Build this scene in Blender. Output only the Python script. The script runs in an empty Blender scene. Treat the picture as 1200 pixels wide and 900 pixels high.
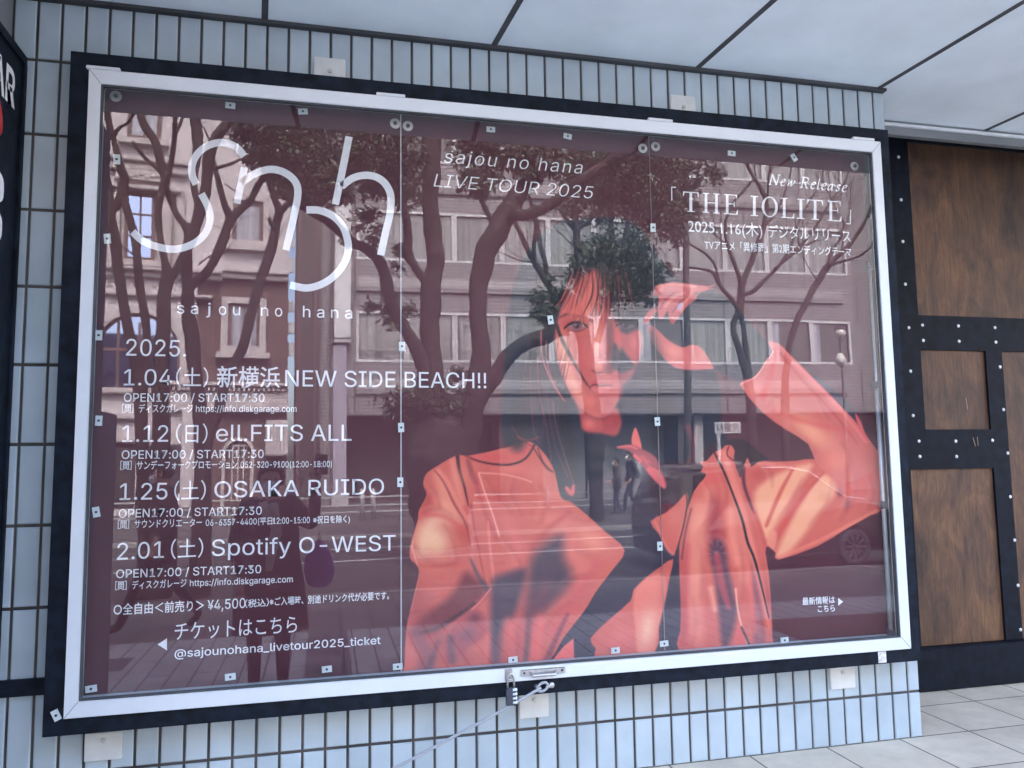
import bpy, bmesh, math, random
import numpy as np
from mathutils import Vector, Matrix, noise

random.seed(7)
rng = np.random.default_rng(7)
scene = bpy.context.scene
COL = scene.collection

# ------------------------------------------------------------------ camera, sky, sun, exposure
F = 915.0
RC = np.array([[0.972712, -0.231584, -0.014129], [0.008028, 0.094453, -0.995497], [0.231876, 0.968219, 0.093735]])
CC = np.array([0.7481935, -2.6459476, 1.1208084])
cam = bpy.data.cameras.new("Camera")
cam.sensor_width = 36.0
cam.lens = F / 1200.0 * 36.0
cam.clip_start = 0.02
cam.clip_end = 600
camo = bpy.data.objects.new("Camera", cam)
COL.objects.link(camo)
M = Matrix(((RC[0][0], -RC[1][0], -RC[2][0], CC[0]), (RC[0][1], -RC[1][1], -RC[2][1], CC[1]), (RC[0][2], -RC[1][2], -RC[2][2], CC[2]), (0, 0, 0, 1)))
camo.matrix_world = M
scene.camera = camo

SUN_EL, SUN_AZ = math.radians(50), math.radians(5)      # thin overcast, brightest part behind the poster building
w = bpy.data.worlds.new("World")
scene.world = w
w.use_nodes = True
nt = w.node_tree
bg = nt.nodes["Background"]
sky = nt.nodes.new("ShaderNodeTexSky")
sky.sky_type = 'NISHITA'
sky.sun_disc = False
sky.sun_elevation = SUN_EL
sky.sun_rotation = SUN_AZ
sky.air_density = 0.8
sky.dust_density = 4.0
sky.ozone_density = 0.8
nt.links.new(sky.outputs[0], bg.inputs[0])
bg.inputs[1].default_value = 0.12
sl = bpy.data.lights.new("Sun", 'SUN')
sl.energy = 1.5
sl.angle = math.radians(26)
sl.color = (1.0, 0.985, 0.965)
so = bpy.data.objects.new("Sun", sl)
COL.objects.link(so)
sd = Vector((math.sin(SUN_AZ) * math.cos(SUN_EL), math.cos(SUN_AZ) * math.cos(SUN_EL), math.sin(SUN_EL)))
so.rotation_euler = sd.to_track_quat('Z', 'Y').to_euler()
scene.view_settings.view_transform = 'Standard'
scene.view_settings.look = 'None'
scene.view_settings.gamma = 1
scene.view_settings.exposure = 4.1
scene.cycles.max_bounces = 10
scene.cycles.diffuse_bounces = 5
scene.cycles.glossy_bounces = 4
scene.cycles.transparent_max_bounces = 16
scene.cycles.sample_clamp_indirect = 4
scene.cycles.use_denoising = True

# ------------------------------------------------------------------ survey helpers (photo measurements -> metres)
KI = np.linalg.inv(np.array([[F, 0, 600], [0, F, 450], [0, 0, 1.0]]))
KM = np.array([[F, 0, 600], [0, F, 450], [0, 0, 1.0]])
YG = 0.012          # front of the glass
YP = 0.075          # poster sheet
YW = 0.100          # face of the tiled wall
ZS = -0.42          # street level, three steps below the shop platform


def ray(px, py):
    return RC.T @ KI @ np.array([px, py, 1.0])


def onY(px, py, y):
    d = ray(px, py)
    return CC + d * (y - CC[1]) / d[1]


def onZ(px, py, z):
    d = ray(px, py)
    return CC + d * (z - CC[2]) / d[2]


def mir(p):
    return Vector((p[0], 2 * YG - p[1], p[2]))


def VR(px, py, D):
    """real place of something seen mirrored in the glass, D metres in front of it"""
    return mir(onY(px, py, YG + D))


def dist(p):
    return float(RC[2] @ (np.array([p[0], 2 * YG - p[1], p[2]]) - CC))


def proj(P):
    q = (P - CC) @ RC.T @ KM.T
    return q[..., 0] / q[..., 2], q[..., 1] / q[..., 2]


# ------------------------------------------------------------------ materials
def lin(c):
    c = np.array(c, float) / 255.0
    return np.where(c <= 0.04045, c / 12.92, ((c + 0.055) / 1.055) ** 2.4)


def mat(name, col, rough=0.6, metal=0.0, var=0.12, scale=6.0, bump=0.0, spec=0.5, stretch=(1, 1, 1), bscale=None, coat=0.0, island=0.0, alpha=None):
    m = bpy.data.materials.new(name)
    m.use_nodes = True
    t = m.node_tree
    b = t.nodes["Principled BSDF"]
    b.inputs["Roughness"].default_value = rough
    b.inputs["Metallic"].default_value = metal
    b.inputs["Specular IOR Level"].default_value = spec
    b.inputs["Coat Weight"].default_value = coat
    tc = t.nodes.new("ShaderNodeTexCoord")
    mp = t.nodes.new("ShaderNodeMapping")
    mp.inputs["Scale"].default_value = stretch
    t.links.new(tc.outputs["Object"], mp.inputs[0])
    n = t.nodes.new("ShaderNodeTexNoise")
    n.inputs["Scale"].default_value = scale
    n.inputs["Detail"].default_value = 5
    t.links.new(mp.outputs[0], n.inputs["Vector"])
    r = t.nodes.new("ShaderNodeValToRGB")
    c = np.array(col, float)
    r.color_ramp.elements[0].position = 0.3
    r.color_ramp.elements[1].position = 0.7
    r.color_ramp.elements[0].color = (*np.clip(c * (1 - var), 0, 1), 1)
    r.color_ramp.elements[1].color = (*np.clip(c * (1 + var), 0, 1), 1)
    t.links.new(n.outputs[0], r.inputs[0])
    out = r.outputs[0]
    if island:
        g = t.nodes.new("ShaderNodeNewGeometry")
        mr = t.nodes.new("ShaderNodeMapRange")
        mr.inputs[3].default_value = 1 - island
        mr.inputs[4].default_value = 1 + island
        t.links.new(g.outputs["Random Per Island"], mr.inputs[0])
        hs = t.nodes.new("ShaderNodeHueSaturation")
        t.links.new(mr.outputs[0], hs.inputs["Value"])
        t.links.new(out, hs.inputs["Color"])
        out = hs.outputs[0]
    t.links.new(out, b.inputs["Base Color"])
    if bump:
        n2 = t.nodes.new("ShaderNodeTexNoise")
        n2.inputs["Scale"].default_value = bscale or scale * 4
        n2.inputs["Detail"].default_value = 4
        t.links.new(mp.outputs[0], n2.inputs["Vector"])
        bp = t.nodes.new("ShaderNodeBump")
        bp.inputs["Strength"].default_value = bump
        bp.inputs["Distance"].default_value = 0.01
        t.links.new(n2.outputs[0], bp.inputs["Height"])
        t.links.new(bp.outputs[0], b.inputs["Normal"])
    return m


def brick_mat(name, c1, c2, mortar, bw, bh, ms, plane='xy', rough=0.8, offset=0.5, swap=False, loc=(0, 0, 0), bump=0.3, noise_var=0.25):
    """brick / paver pattern in object metres; plane picks the two axes"""
    m = bpy.data.materials.new(name)
    m.use_nodes = True
    t = m.node_tree
    b = t.nodes["Principled BSDF"]
    b.inputs["Roughness"].default_value = rough
    tc = t.nodes.new("ShaderNodeTexCoord")
    sp = t.nodes.new("ShaderNodeSeparateXYZ")
    cb = t.nodes.new("ShaderNodeCombineXYZ")
    t.links.new(tc.outputs["Object"], sp.inputs[0])
    a, c = {'xy': (0, 1), 'xz': (0, 2), 'yz': (1, 2), 'yx': (1, 0)}[plane]
    ad = []
    for k, (ax, o) in enumerate(((a, loc[0]), (c, loc[1]))):
        q = t.nodes.new("ShaderNodeMath")
        q.operation = 'ADD'
        q.inputs[1].default_value = o + 100.0 * (bw if k == 0 else bh)
        t.links.new(sp.outputs[ax], q.inputs[0])
        t.links.new(q.outputs[0], cb.inputs[k])
    bt = t.nodes.new("ShaderNodeTexBrick")
    bt.offset = offset
    bt.inputs["Color1"].default_value = (*c1, 1)
    bt.inputs["Color2"].default_value = (*c2, 1)
    bt.inputs["Mortar"].default_value = (*mortar, 1)
    bt.inputs["Scale"].default_value = 1.0
    bt.inputs["Mortar Size"].default_value = ms
    bt.inputs["Mortar Smooth"].default_value = 0.1
    bt.inputs["Brick Width"].default_value = bw
    bt.inputs["Row Height"].default_value = bh
    t.links.new(cb.outputs[0], bt.inputs["Vector"])
    n = t.nodes.new("ShaderNodeTexNoise")
    n.inputs["Scale"].default_value = 3.0
    n.inputs["Detail"].default_value = 8
    n.inputs["Roughness"].default_value = 0.7
    t.links.new(tc.outputs["Object"], n.inputs["Vector"])
    mr = t.nodes.new("ShaderNodeMapRange")
    mr.inputs[1].default_value = 0.3
    mr.inputs[2].default_value = 0.7
    mr.inputs[3].default_value = 1 - noise_var
    mr.inputs[4].default_value = 1 + noise_var * 0.6
    t.links.new(n.outputs[0], mr.inputs[0])
    mx = t.nodes.new("ShaderNodeMix")
    mx.data_type = 'RGBA'
    mx.blend_type = 'MULTIPLY'
    mx.inputs[0].default_value = 1
    t.links.new(bt.outputs["Color"], mx.inputs[6])
    t.links.new(mr.outputs[0], mx.inputs[7])
    t.links.new(mx.outputs[2], b.inputs["Base Color"])
    bp = t.nodes.new("ShaderNodeBump")
    bp.invert = True
    bp.inputs["Strength"].default_value = bump
    bp.inputs["Distance"].default_value = 0.01
    t.links.new(bt.outputs["Fac"], bp.inputs["Height"])
    t.links.new(bp.outputs[0], b.inputs["Normal"])
    return m


def glass_mat(name, ior=1.5, tint=(1, 1, 1), wav=0.0, boost=1.0, haze=0.0):
    """thin clear pane: fresnel reflection over see-through"""
    m = bpy.data.materials.new(name)
    m.use_nodes = True
    t = m.node_tree
    t.nodes.remove(t.nodes["Principled BSDF"])
    o = t.nodes["Material Output"]
    tr = t.nodes.new("ShaderNodeBsdfTransparent")
    tr.inputs[0].default_value = (*tint, 1)
    gl = t.nodes.new("ShaderNodeBsdfGlossy")
    gl.inputs["Roughness"].default_value = 0.0
    fr = t.nodes.new("ShaderNodeFresnel")
    gb = t.nodes.new("ShaderNodeNewGeometry")           # same reflectance from both sides of the thin pane
    mi = t.nodes.new("ShaderNodeMix")
    mi.inputs[2].default_value = ior
    mi.inputs[3].default_value = 1.0 / ior
    t.links.new(gb.outputs["Backfacing"], mi.inputs[0])
    t.links.new(mi.outputs[0], fr.inputs[0])
    mu = t.nodes.new("ShaderNodeMath")
    mu.operation = 'MULTIPLY'
    mu.use_clamp = True
    mu.inputs[1].default_value = boost
    t.links.new(fr.outputs[0], mu.inputs[0])
    mx = t.nodes.new("ShaderNodeMixShader")
    t.links.new(mu.outputs[0], mx.inputs[0])
    t.links.new(tr.outputs[0], mx.inputs[1])
    t.links.new(gl.outputs[0], mx.inputs[2])
    out = mx.outputs[0]
    if haze:                                             # faint pale diffuse mix that paints haze over the pane
        df = t.nodes.new("ShaderNodeBsdfDiffuse")
        df.inputs[0].default_value = (0.72, 0.72, 0.74, 1)
        tcd = t.nodes.new("ShaderNodeTexCoord")
        nd_ = t.nodes.new("ShaderNodeTexNoise")
        nd_.inputs["Scale"].default_value = 2.5
        nd_.inputs["Detail"].default_value = 6
        t.links.new(tcd.outputs["Object"], nd_.inputs["Vector"])
        mrd = t.nodes.new("ShaderNodeMapRange")
        mrd.inputs[1].default_value = 0.3
        mrd.inputs[2].default_value = 0.75
        mrd.inputs[3].default_value = haze * 0.5
        mrd.inputs[4].default_value = haze * 1.5
        t.links.new(nd_.outputs[0], mrd.inputs[0])
        md = t.nodes.new("ShaderNodeMixShader")
        t.links.new(mrd.outputs[0], md.inputs[0])
        t.links.new(out, md.inputs[1])
        t.links.new(df.outputs[0], md.inputs[2])
        out = md.outputs[0]
    t.links.new(out, o.inputs[0])
    if wav:
        tc = t.nodes.new("ShaderNodeTexCoord")
        n = t.nodes.new("ShaderNodeTexNoise")
        n.inputs["Scale"].default_value = 2.2
        n.inputs["Detail"].default_value = 0.5
        t.links.new(tc.outputs["Object"], n.inputs["Vector"])
        bp = t.nodes.new("ShaderNodeBump")
        bp.inputs["Strength"].default_value = 1.0
        bp.inputs["Distance"].default_value = wav
        t.links.new(n.outputs[0], bp.inputs["Height"])
        t.links.new(bp.outputs[0], gl.inputs["Normal"])
    return m


def window_mat(name, base, stripes=True, ior=1.6):
    """window pane with a curtain close behind it: striped cloth under a sharp sky reflection"""
    m = bpy.data.materials.new(name)
    m.use_nodes = True
    t = m.node_tree
    b = t.nodes["Principled BSDF"]
    b.inputs["Roughness"].default_value = 0.7
    b.inputs["Specular IOR Level"].default_value = 0.1
    b.inputs["Coat Weight"].default_value = 1.0
    b.inputs["Coat Roughness"].default_value = 0.0
    b.inputs["Coat IOR"].default_value = ior
    tc = t.nodes.new("ShaderNodeTexCoord")
    n = t.nodes.new("ShaderNodeTexNoise")
    n.inputs["Scale"].default_value = 1.0
    n.inputs["Detail"].default_value = 3
    mp = t.nodes.new("ShaderNodeMapping")
    mp.inputs["Scale"].default_value = (9, 9, 0.15) if stripes else (2, 2, 2)
    t.links.new(tc.outputs["Object"], mp.inputs[0])
    t.links.new(mp.outputs[0], n.inputs["Vector"])
    r = t.nodes.new("ShaderNodeValToRGB")
    c = np.array(base)
    r.color_ramp.elements[0].position = 0.35
    r.color_ramp.elements[0].color = (*(c * 0.45), 1)
    r.color_ramp.elements[1].position = 0.6
    r.color_ramp.elements[1].color = (*c, 1)
    t.links.new(n.outputs[0], r.inputs[0])
    t.links.new(r.outputs[0], b.inputs["Base Color"])
    return m


def attr_mat(name, attr, rough=0.45):
    m = bpy.data.materials.new(name)
    m.use_nodes = True
    t = m.node_tree
    b = t.nodes["Principled BSDF"]
    b.inputs["Roughness"].default_value = rough
    b.inputs["Specular IOR Level"].default_value = 0.25
    a = t.nodes.new("ShaderNodeAttribute")
    a.attribute_name = attr
    t.links.new(a.outputs["Color"], b.inputs["Base Color"])
    return m


def wood_mat(name):
    m = bpy.data.materials.new(name)
    m.use_nodes = True
    t = m.node_tree
    b = t.nodes["Principled BSDF"]
    b.inputs["Roughness"].default_value = 0.55
    tc = t.nodes.new("ShaderNodeTexCoord")

    def nz(scale, st, detail, dist_=0.0):
        mp = t.nodes.new("ShaderNodeMapping")
        mp.inputs["Scale"].default_value = st
        t.links.new(tc.outputs["Object"], mp.inputs[0])
        n = t.nodes.new("ShaderNodeTexNoise")
        n.inputs["Scale"].default_value = scale
        n.inputs["Detail"].default_value = detail
        n.inputs["Roughness"].default_value = 0.65
        n.inputs["Distortion"].default_value = dist_
        t.links.new(mp.outputs[0], n.inputs["Vector"])
        return n
    fine = nz(75, (1, 1, 0.11), 8, 0.6)
    mid = nz(7, (1, 1, 0.42), 7, 1.2)
    big = nz(2.3, (1, 1, 0.45), 3, 0.4)
    r1 = t.nodes.new("ShaderNodeValToRGB")
    r1.color_ramp.elements[0].position = 0.30
    r1.color_ramp.elements[0].color = (*lin((64, 46, 36)), 1)
    r1.color_ramp.elements[1].position = 0.70
    r1.color_ramp.elements[1].color = (*lin((124, 90, 58)), 1)
    e = r1.color_ramp.elements.new(0.48)
    e.color = (*lin((96, 68, 47)), 1)
    t.links.new(mid.outputs[0], r1.inputs[0])
    r2 = t.nodes.new("ShaderNodeValToRGB")
    r2.color_ramp.elements[0].position = 0.33
    r2.color_ramp.elements[0].color = (0.42, 0.45, 0.5, 1)
    r2.color_ramp.elements[1].position = 0.55
    r2.color_ramp.elements[1].color = (1, 1, 1, 1)
    t.links.new(big.outputs[0], r2.inputs[0])
    r3 = t.nodes.new("ShaderNodeValToRGB")
    r3.color_ramp.elements[0].position = 0.30
    r3.color_ramp.elements[0].color = (0.6, 0.58, 0.56, 1)
    r3.color_ramp.elements[1].position = 0.62
    r3.color_ramp.elements[1].color = (1.12, 1.1, 1.08, 1)
    t.links.new(fine.outputs[0], r3.inputs[0])
    prev = r1.outputs[0]
    for r in (r2, r3):
        mx = t.nodes.new("ShaderNodeMix")
        mx.data_type = 'RGBA'
        mx.blend_type = 'MULTIPLY'
        mx.inputs[0].default_value = 1
        t.links.new(prev, mx.inputs[6])
        t.links.new(r.outputs[0], mx.inputs[7])
        prev = mx.outputs[2]
    t.links.new(prev, b.inputs["Base Color"])
    bp = t.nodes.new("ShaderNodeBump")
    bp.inputs["Strength"].default_value = 0.15
    bp.inputs["Distance"].default_value = 0.003
    t.links.new(fine.outputs[0], bp.inputs["Height"])
    t.links.new(bp.outputs[0], b.inputs["Normal"])
    return m


MT = dict(
    tile=mat("glazed tile", (0.445, 0.535, 0.575), 0.2, var=0.10, scale=5, island=0.06, spec=0.5),
    grout=mat("dirty grout", (0.075, 0.068, 0.062), 0.9, var=0.5, scale=7, bump=0.3),
    soffit=mat("soffit panel", (0.80, 0.90, 0.94), 0.5, var=0.05, scale=4.5, stretch=(1, 1, 1), spec=0.3),
    joint=mat("dark joint seal", (0.06, 0.065, 0.07), 0.8, var=0.3),
    render=mat("grey render", (0.42, 0.42, 0.43), 0.9, var=0.08, scale=2, bump=0.2),
    blackf=mat("black painted steel", (0.006, 0.0105, 0.019), 0.6, var=0.6, scale=22, bump=0.08, spec=0.18),
    blacks=mat("black strap steel", (0.005, 0.008, 0.015), 0.55, var=0.5, scale=18, bump=0.05, spec=0.16),
    white=mat("white aluminium", (0.68, 0.73, 0.75), 0.35, var=0.03, scale=9, spec=0.4),
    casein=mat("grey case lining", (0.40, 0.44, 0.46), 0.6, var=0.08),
    caseindark=mat("lining in green reflection colour", (0.045, 0.06, 0.06), 0.5, var=0.2),  # dark green of a reflection put into the right wall's colour
    board=mat("poster burgundy print", tuple(lin((79, 35, 47))), 0.45, var=0.03, spec=0.25),
    ink=mat("white print", (0.80, 0.80, 0.82), 0.5, var=0.02, spec=0.2),
    clip=mat("clip steel", (0.62, 0.70, 0.70), 0.35, var=0.08, scale=60),
    chrome=mat("worn chrome", (0.55, 0.54, 0.52), 0.3, metal=0.8, var=0.12, scale=80),
    rod=mat("grey gas strut", (0.42, 0.45, 0.47), 0.35, metal=0.5, var=0.06),
    screw=mat("bright screw", (0.75, 0.78, 0.80), 0.35, metal=0.3, var=0.1, scale=200),
    darkdot=mat("dark screw hole", (0.03, 0.03, 0.035), 0.6),
    lockbody=mat("padlock body", (0.05, 0.06, 0.08), 0.4, var=0.2, scale=40),
    plate=mat("dusty white plate", (0.66, 0.69, 0.66), 0.6, var=0.12, scale=12),
    cable=mat("plastic coated steel cable", (0.36, 0.39, 0.42), 0.4, metal=0.2, var=0.08, scale=150),
    sticker=mat("worn white sticker", (0.62, 0.62, 0.60), 0.6, var=0.35, scale=90),
    alu=mat("grey aluminium channel", (0.22, 0.24, 0.25), 0.45, metal=0.3, var=0.15, scale=5, stretch=(0.2, 1, 1)),
    red=mat("red print", (0.45, 0.02, 0.03), 0.4),
    wood=wood_mat("stained plywood"),
)
MT['glass'] = glass_mat("door glass", 1.85, (0.97, 0.99, 0.99), wav=0.0005, haze=0.012)
MT['acryl'] = glass_mat("clear cover sheet", 1.12, (0.985, 0.985, 0.985))
MT['pvtile'] = brick_mat("platform paving", tuple(lin((206, 194, 172))), tuple(lin((218, 205, 183))), tuple(lin((94, 87, 76))), 0.3255, 0.311, 0.0035, 'xy', 0.7, 0.0, loc=(-(3.2735 - 0.3255 * 10), -(0.1 - 0.0)), noise_var=0.24)
MT['light_pav'] = brick_mat("light street paving", (0.52, 0.51, 0.50), (0.45, 0.44, 0.43), (0.09, 0.09, 0.09), 0.9, 0.165, 0.007, 'yx', 0.75, 0.5)
MT['dark_pav'] = brick_mat("dark street paving", (0.19, 0.185, 0.185), (0.15, 0.145, 0.15), (0.07, 0.07, 0.07), 0.6, 0.3, 0.008, 'yx', 0.8, 0.5)
MT['red_pav'] = brick_mat("red brick paving", (0.26, 0.13, 0.09), (0.20, 0.09, 0.07), (0.09, 0.07, 0.06), 0.2, 0.1, 0.008, 'xy', 0.85, 0.5)
MT['asphalt'] = mat("asphalt", (0.042, 0.042, 0.046), 0.85, var=0.3, scale=25, bump=0.3)
MT['paint'] = mat("road paint", (0.42, 0.42, 0.41), 0.7, var=0.2, scale=14)
MT['kerb'] = mat("kerb stone", (0.20, 0.20, 0.20), 0.85, var=0.15, scale=8)
MT['earth'] = mat("ground", (0.12, 0.12, 0.11), 0.9, var=0.2)


# ------------------------------------------------------------------ mesh helpers
class MB:
    def __init__(self):
        self.v, self.f, self.mi = [], [], []

    def add(self, vs, fs, mi=0):
        o = len(self.v)
        self.v += [tuple(x) for x in vs]
        self.f += [tuple(i + o for i in f) for f in fs]
        self.mi += [mi] * len(fs)

    def box(self, x0, x1, y0, y1, z0, z1, mi=0, fn=None):
        vs = [(x, y, z) for x in (x0, x1) for y in (y0, y1) for z in (z0, z1)]
        if fn:
            vs = [fn(*p) for p in vs]
        self.add(vs, [(0, 1, 3, 2), (4, 6, 7, 5), (0, 4, 5, 1), (2, 3, 7, 6), (0, 2, 6, 4), (1, 5, 7, 3)], mi)
        return self

    def quad(self, a, b, c, d, mi=0):
        self.add([a, b, c, d], [(0, 1, 2, 3)], mi)
        return self

    def prism(self, poly, fn, d0, d1, mi=0):
        n = len(poly)
        vs = [fn(p[0], p[1], d0) for p in poly] + [fn(p[0], p[1], d1) for p in poly]
        fs = [tuple(range(n)), tuple(range(2 * n - 1, n - 1, -1))] + [(i, i + n, (i + 1) % n + n, (i + 1) % n) for i in range(n)]
        self.add(vs, fs, mi)
        return self

    def tube(self, pts, rad, n=8, mi=0, cap=True, closed=False):
        pts = [Vector(p) for p in pts]
        if not hasattr(rad, '__len__'):
            rad = [rad] * len(pts)
        o = len(self.v)
        up = None
        m = len(pts)
        for i, p in enumerate(pts):
            if closed:
                t = pts[(i + 1) % m] - pts[i - 1]
            else:
                t = pts[min(i + 1, m - 1)] - pts[max(i - 1, 0)]
            t = t.normalized() if t.length > 1e-9 else Vector((0, 0, 1))
            if up is None:
                up = Vector((0, 1, 0)) if abs(t.y) < 0.9 else Vector((1, 0, 0))
            a = (up - t * up.dot(t)).normalized()
            b = t.cross(a)
            up = a
            for k in range(n):
                an = 2 * math.pi * k / n
                self.v.append(tuple(p + (a * math.cos(an) + b * math.sin(an)) * rad[i]))
        segs = m if closed else m - 1
        for i in range(segs):
            for k in range(n):
                j = (i + 1) % m
                self.f.append((o + i * n + k, o + i * n + (k + 1) % n, o + j * n + (k + 1) % n, o + j * n + k))
                self.mi.append(mi)
        if cap and not closed:
            self.f.append(tuple(o + k for k in range(n - 1, -1, -1)))
            self.f.append(tuple(o + (m - 1) * n + k for k in range(n)))
            self.mi += [mi, mi]
        return self

    def ball(self, c, r, sx=1, sy=1, sz=1, n=12, m=8, mi=0, zmin=-1.0):
        o = len(self.v)
        for i in range(m + 1):
            th = math.pi * i / m
            z = max(math.cos(th), zmin)
            s = math.sin(th)
            for k in range(n):
                a = 2 * math.pi * k / n
                self.v.append((c[0] + r * sx * s * math.cos(a), c[1] + r * sy * s * math.sin(a), c[2] + r * sz * z))
        for i in range(m):
            for k in range(n):
                self.f.append((o + i * n + k, o + (i + 1) * n + k, o + (i + 1) * n + (k + 1) % n, o + i * n + (k + 1) % n))
                self.mi.append(mi)
        return self

    def disc(self, c, r, y, n=16, th=0.003, mi=0):
        poly = [(c[0] + r * math.cos(2 * math.pi * k / n), c[1] + r * math.sin(2 * math.pi * k / n)) for k in range(n)]
        return self.prism(poly, lambda a, b, d: (a, d, b), y, y - th, mi)

    def build(self, name, mats, parent=None, smooth=False, bevel=0.0, bseg=2, recalc=True):
        me = bpy.data.meshes.new(name)
        me.from_pydata(self.v, [], self.f)
        if not isinstance(mats, (list, tuple)):
            mats = [mats]
        for m in mats:
            me.materials.append(m)
        if len(mats) > 1:
            me.polygons.foreach_set("material_index", self.mi)
        if recalc or bevel:
            bm = bmesh.new()
            bm.from_mesh(me)
            if bevel:
                bmesh.ops.remove_doubles(bm, verts=bm.verts, dist=1e-5)
            bmesh.ops.recalc_face_normals(bm, faces=bm.faces)
            if bevel:
                bmesh.ops.bevel(bm, geom=[e for e in bm.edges if e.calc_face_angle(0) > 0.5], offset=bevel, segments=bseg, affect='EDGES', clamp_overlap=True)
            bm.to_mesh(me)
            bm.free()
        if smooth:
            me.polygons.foreach_set("use_smooth", [True] * len(me.polygons))
        me.update()
        o = bpy.data.objects.new(name, me)
        COL.objects.link(o)
        if parent:
            o.parent = parent
        return o


def empty(name, label, cat, group=None, kind=None):
    o = bpy.data.objects.new(name, None)
    COL.objects.link(o)
    o.empty_display_size = 0.1
    return tag(o, label, cat, group, kind)


def tag(o, label=None, cat=None, group=None, kind=None):
    for k, v in (('label', label), ('category', cat), ('group', group), ('kind', kind)):
        if v:
            o[k] = v
    return o


def struct(o):
    o['kind'] = 'structure'
    return o


def catmull(pts, n=6, closed=False):
    P = np.array(pts, float)
    m = len(P)
    out = []
    rngi = range(m if closed else m - 1)
    for i in rngi:
        if closed:
            p0, p1, p2, p3 = P[i - 1], P[i], P[(i + 1) % m], P[(i + 2) % m]
        else:
            p0, p1, p2, p3 = P[max(i - 1, 0)], P[i], P[i + 1], P[min(i + 2, m - 1)]
        for k in range(n):
            t = k / n
            out.append(0.5 * (2 * p1 + (p2 - p0) * t + (2 * p0 - 5 * p1 + 4 * p2 - p3) * t * t + (-p0 + 3 * p1 - 3 * p2 + p3) * t ** 3))
    if not closed:
        out.append(P[-1])
    return np.array(out)


# ================================================================== GROUND
struct(MB().quad((-300, -300, -0.75), (300, -300, -0.75), (300, 300, -0.75), (-300, 300, -0.75)).build("ground", MT['earth']))
g = MB()
g.box(-9, 14, -0.95, 9, -0.42, 0.0)
g.box(-9, 14, -1.25, -0.95, -0.60, -0.14)
g.box(-9, 14, -1.55, -1.25, -0.60, -0.28)
struct(g.build("shop_platform", MT['pvtile'], bevel=0.004))
struct(MB().box(-30, 40, -4.8, -1.55, -0.7, ZS).build("light_pavement", MT['light_pav']))
g = MB()
for (x, y0, y1) in ((0.78, -4.8, -2.6),):
    g.box(x - 0.17, x + 0.17, y0, y1, ZS - 0.05, ZS + 0.004)
g.box(-3.2, -0.72, -4.25, -3.85, ZS - 0.05, ZS + 0.004)
struct(g.build("pavement_inlay", MT['dark_pav']))
struct(MB().box(4.6, 12, -4.0, -1.56, ZS - 0.05, ZS + 0.006).build("brick_pavement", MT['red_pav']))
struct(MB().box(-30, 40, -6.6, -4.8, -0.7, ZS).build("dark_pavement", MT['dark_pav']))
struct(MB().box(-30, 40, -6.8, -6.6, -0.75, ZS + 0.01).box(-30, 40, -13.9, -13.7, -0.75, ZS + 0.01).build("kerb", MT['kerb'], bevel=0.02))
RZ = ZS - 0.08
struct(MB().box(-60, 70, -13.7, -6.8, -0.8, RZ).build("road", MT['asphalt']))
g = MB()
for D, wd in ((10.2, 0.12), (11.9, 0.14)):
    a, b = Vector((-14, -D + 0.9, 0)), Vector((16, -D - 1.0, 0))
    g.quad(a + Vector((0, wd / 2, RZ + .005)), a + Vector((0, -wd / 2, RZ + .005)), b + Vector((0, -wd / 2, RZ + .005)), b + Vector((0, wd / 2, RZ + .005)))
struct(g.build("road_marking", MT['paint']))
struct(MB().box(-60, 70, -40, -13.9, -0.8, ZS).build("far_pavement", brick_mat("far paving", (0.075, 0.072, 0.075), (0.06, 0.058, 0.06), (0.03, 0.03, 0.03), 0.6, 0.3, 0.008)))

# ================================================================== SHOP BUILDING (behind and above the case)
shop = empty("shop_building", "white tiled shop front with a pale panelled soffit over the poster case", "building")
ZSOF = 2.66
XR = 3.055
tm = MB()
px_, pz_ = 0.0725, 0.2525
x0w = -1.9
kx0 = math.floor((x0w - 0.8278) / px_)
kx1 = int(math.ceil((XR - 0.8278) / px_))
rows = [(0.0, 0.168)] + [(0.178 + pz_ * k, 0.168 + pz_ * (k + 1)) for k in range(9)] + [(0.178 + pz_ * 9, ZSOF - 0.012)]
for k in range(kx0, kx1):
    a = 0.8278 + px_ * k + 0.0042
    b = min(a + px_ - 0.0084, XR)
    if XR - b < 0.03:
        b = XR
    if b - a < 0.02:
        continue
    for (z0, z1) in rows:
        if a > 0.03 and b < 2.9 and z0 > 0.40 and z1 < 2.35:
            continue
        c = 0.0035
        j = random.uniform(-0.0008, 0.0008)
        tl, tr_ = random.uniform(-0.0006, 0.0006), random.uniform(-0.0006, 0.0006)
        yb, yf = YW + 0.010, YW + j
        vs = [(a, yb, z0), (b, yb, z0), (b, yb, z1), (a, yb, z1),
              (a, yf + 0.003, z0), (b, yf + 0.003, z0), (b, yf + 0.003, z1), (a, yf + 0.003, z1),
              (a + c, yf + tl, z0 + c), (b - c, yf + tr_, z0 + c), (b - c, yf - tl, z1 - c), (a + c, yf - tr_, z1 - c)]
        fs = [(8, 9, 10, 11), (4, 5, 9, 8), (5, 6, 10, 9), (6, 7, 11, 10), (7, 4, 8, 11), (0, 1, 5, 4), (1, 2, 6, 5), (2, 3, 7, 6), (3, 0, 4, 7)]
        tm.add(vs, fs)
tm.build("tiled_wall", MT['tile'], shop)
MB().box(-1.9, XR - 0.002, YW + 0.006, YW + 0.55, -0.1, ZSOF).build("wall_core", MT['grout'], shop)
MB().box(-1.9, -0.0583, YW - 0.012, YW + 0.006, 0.418, 0.468).build("black_strip", MT['blackf'], shop)  # plain black strip across the tiles left of the case
YREC = onZ(1037, 140.5, ZSOF)[1] + 0.03
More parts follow.
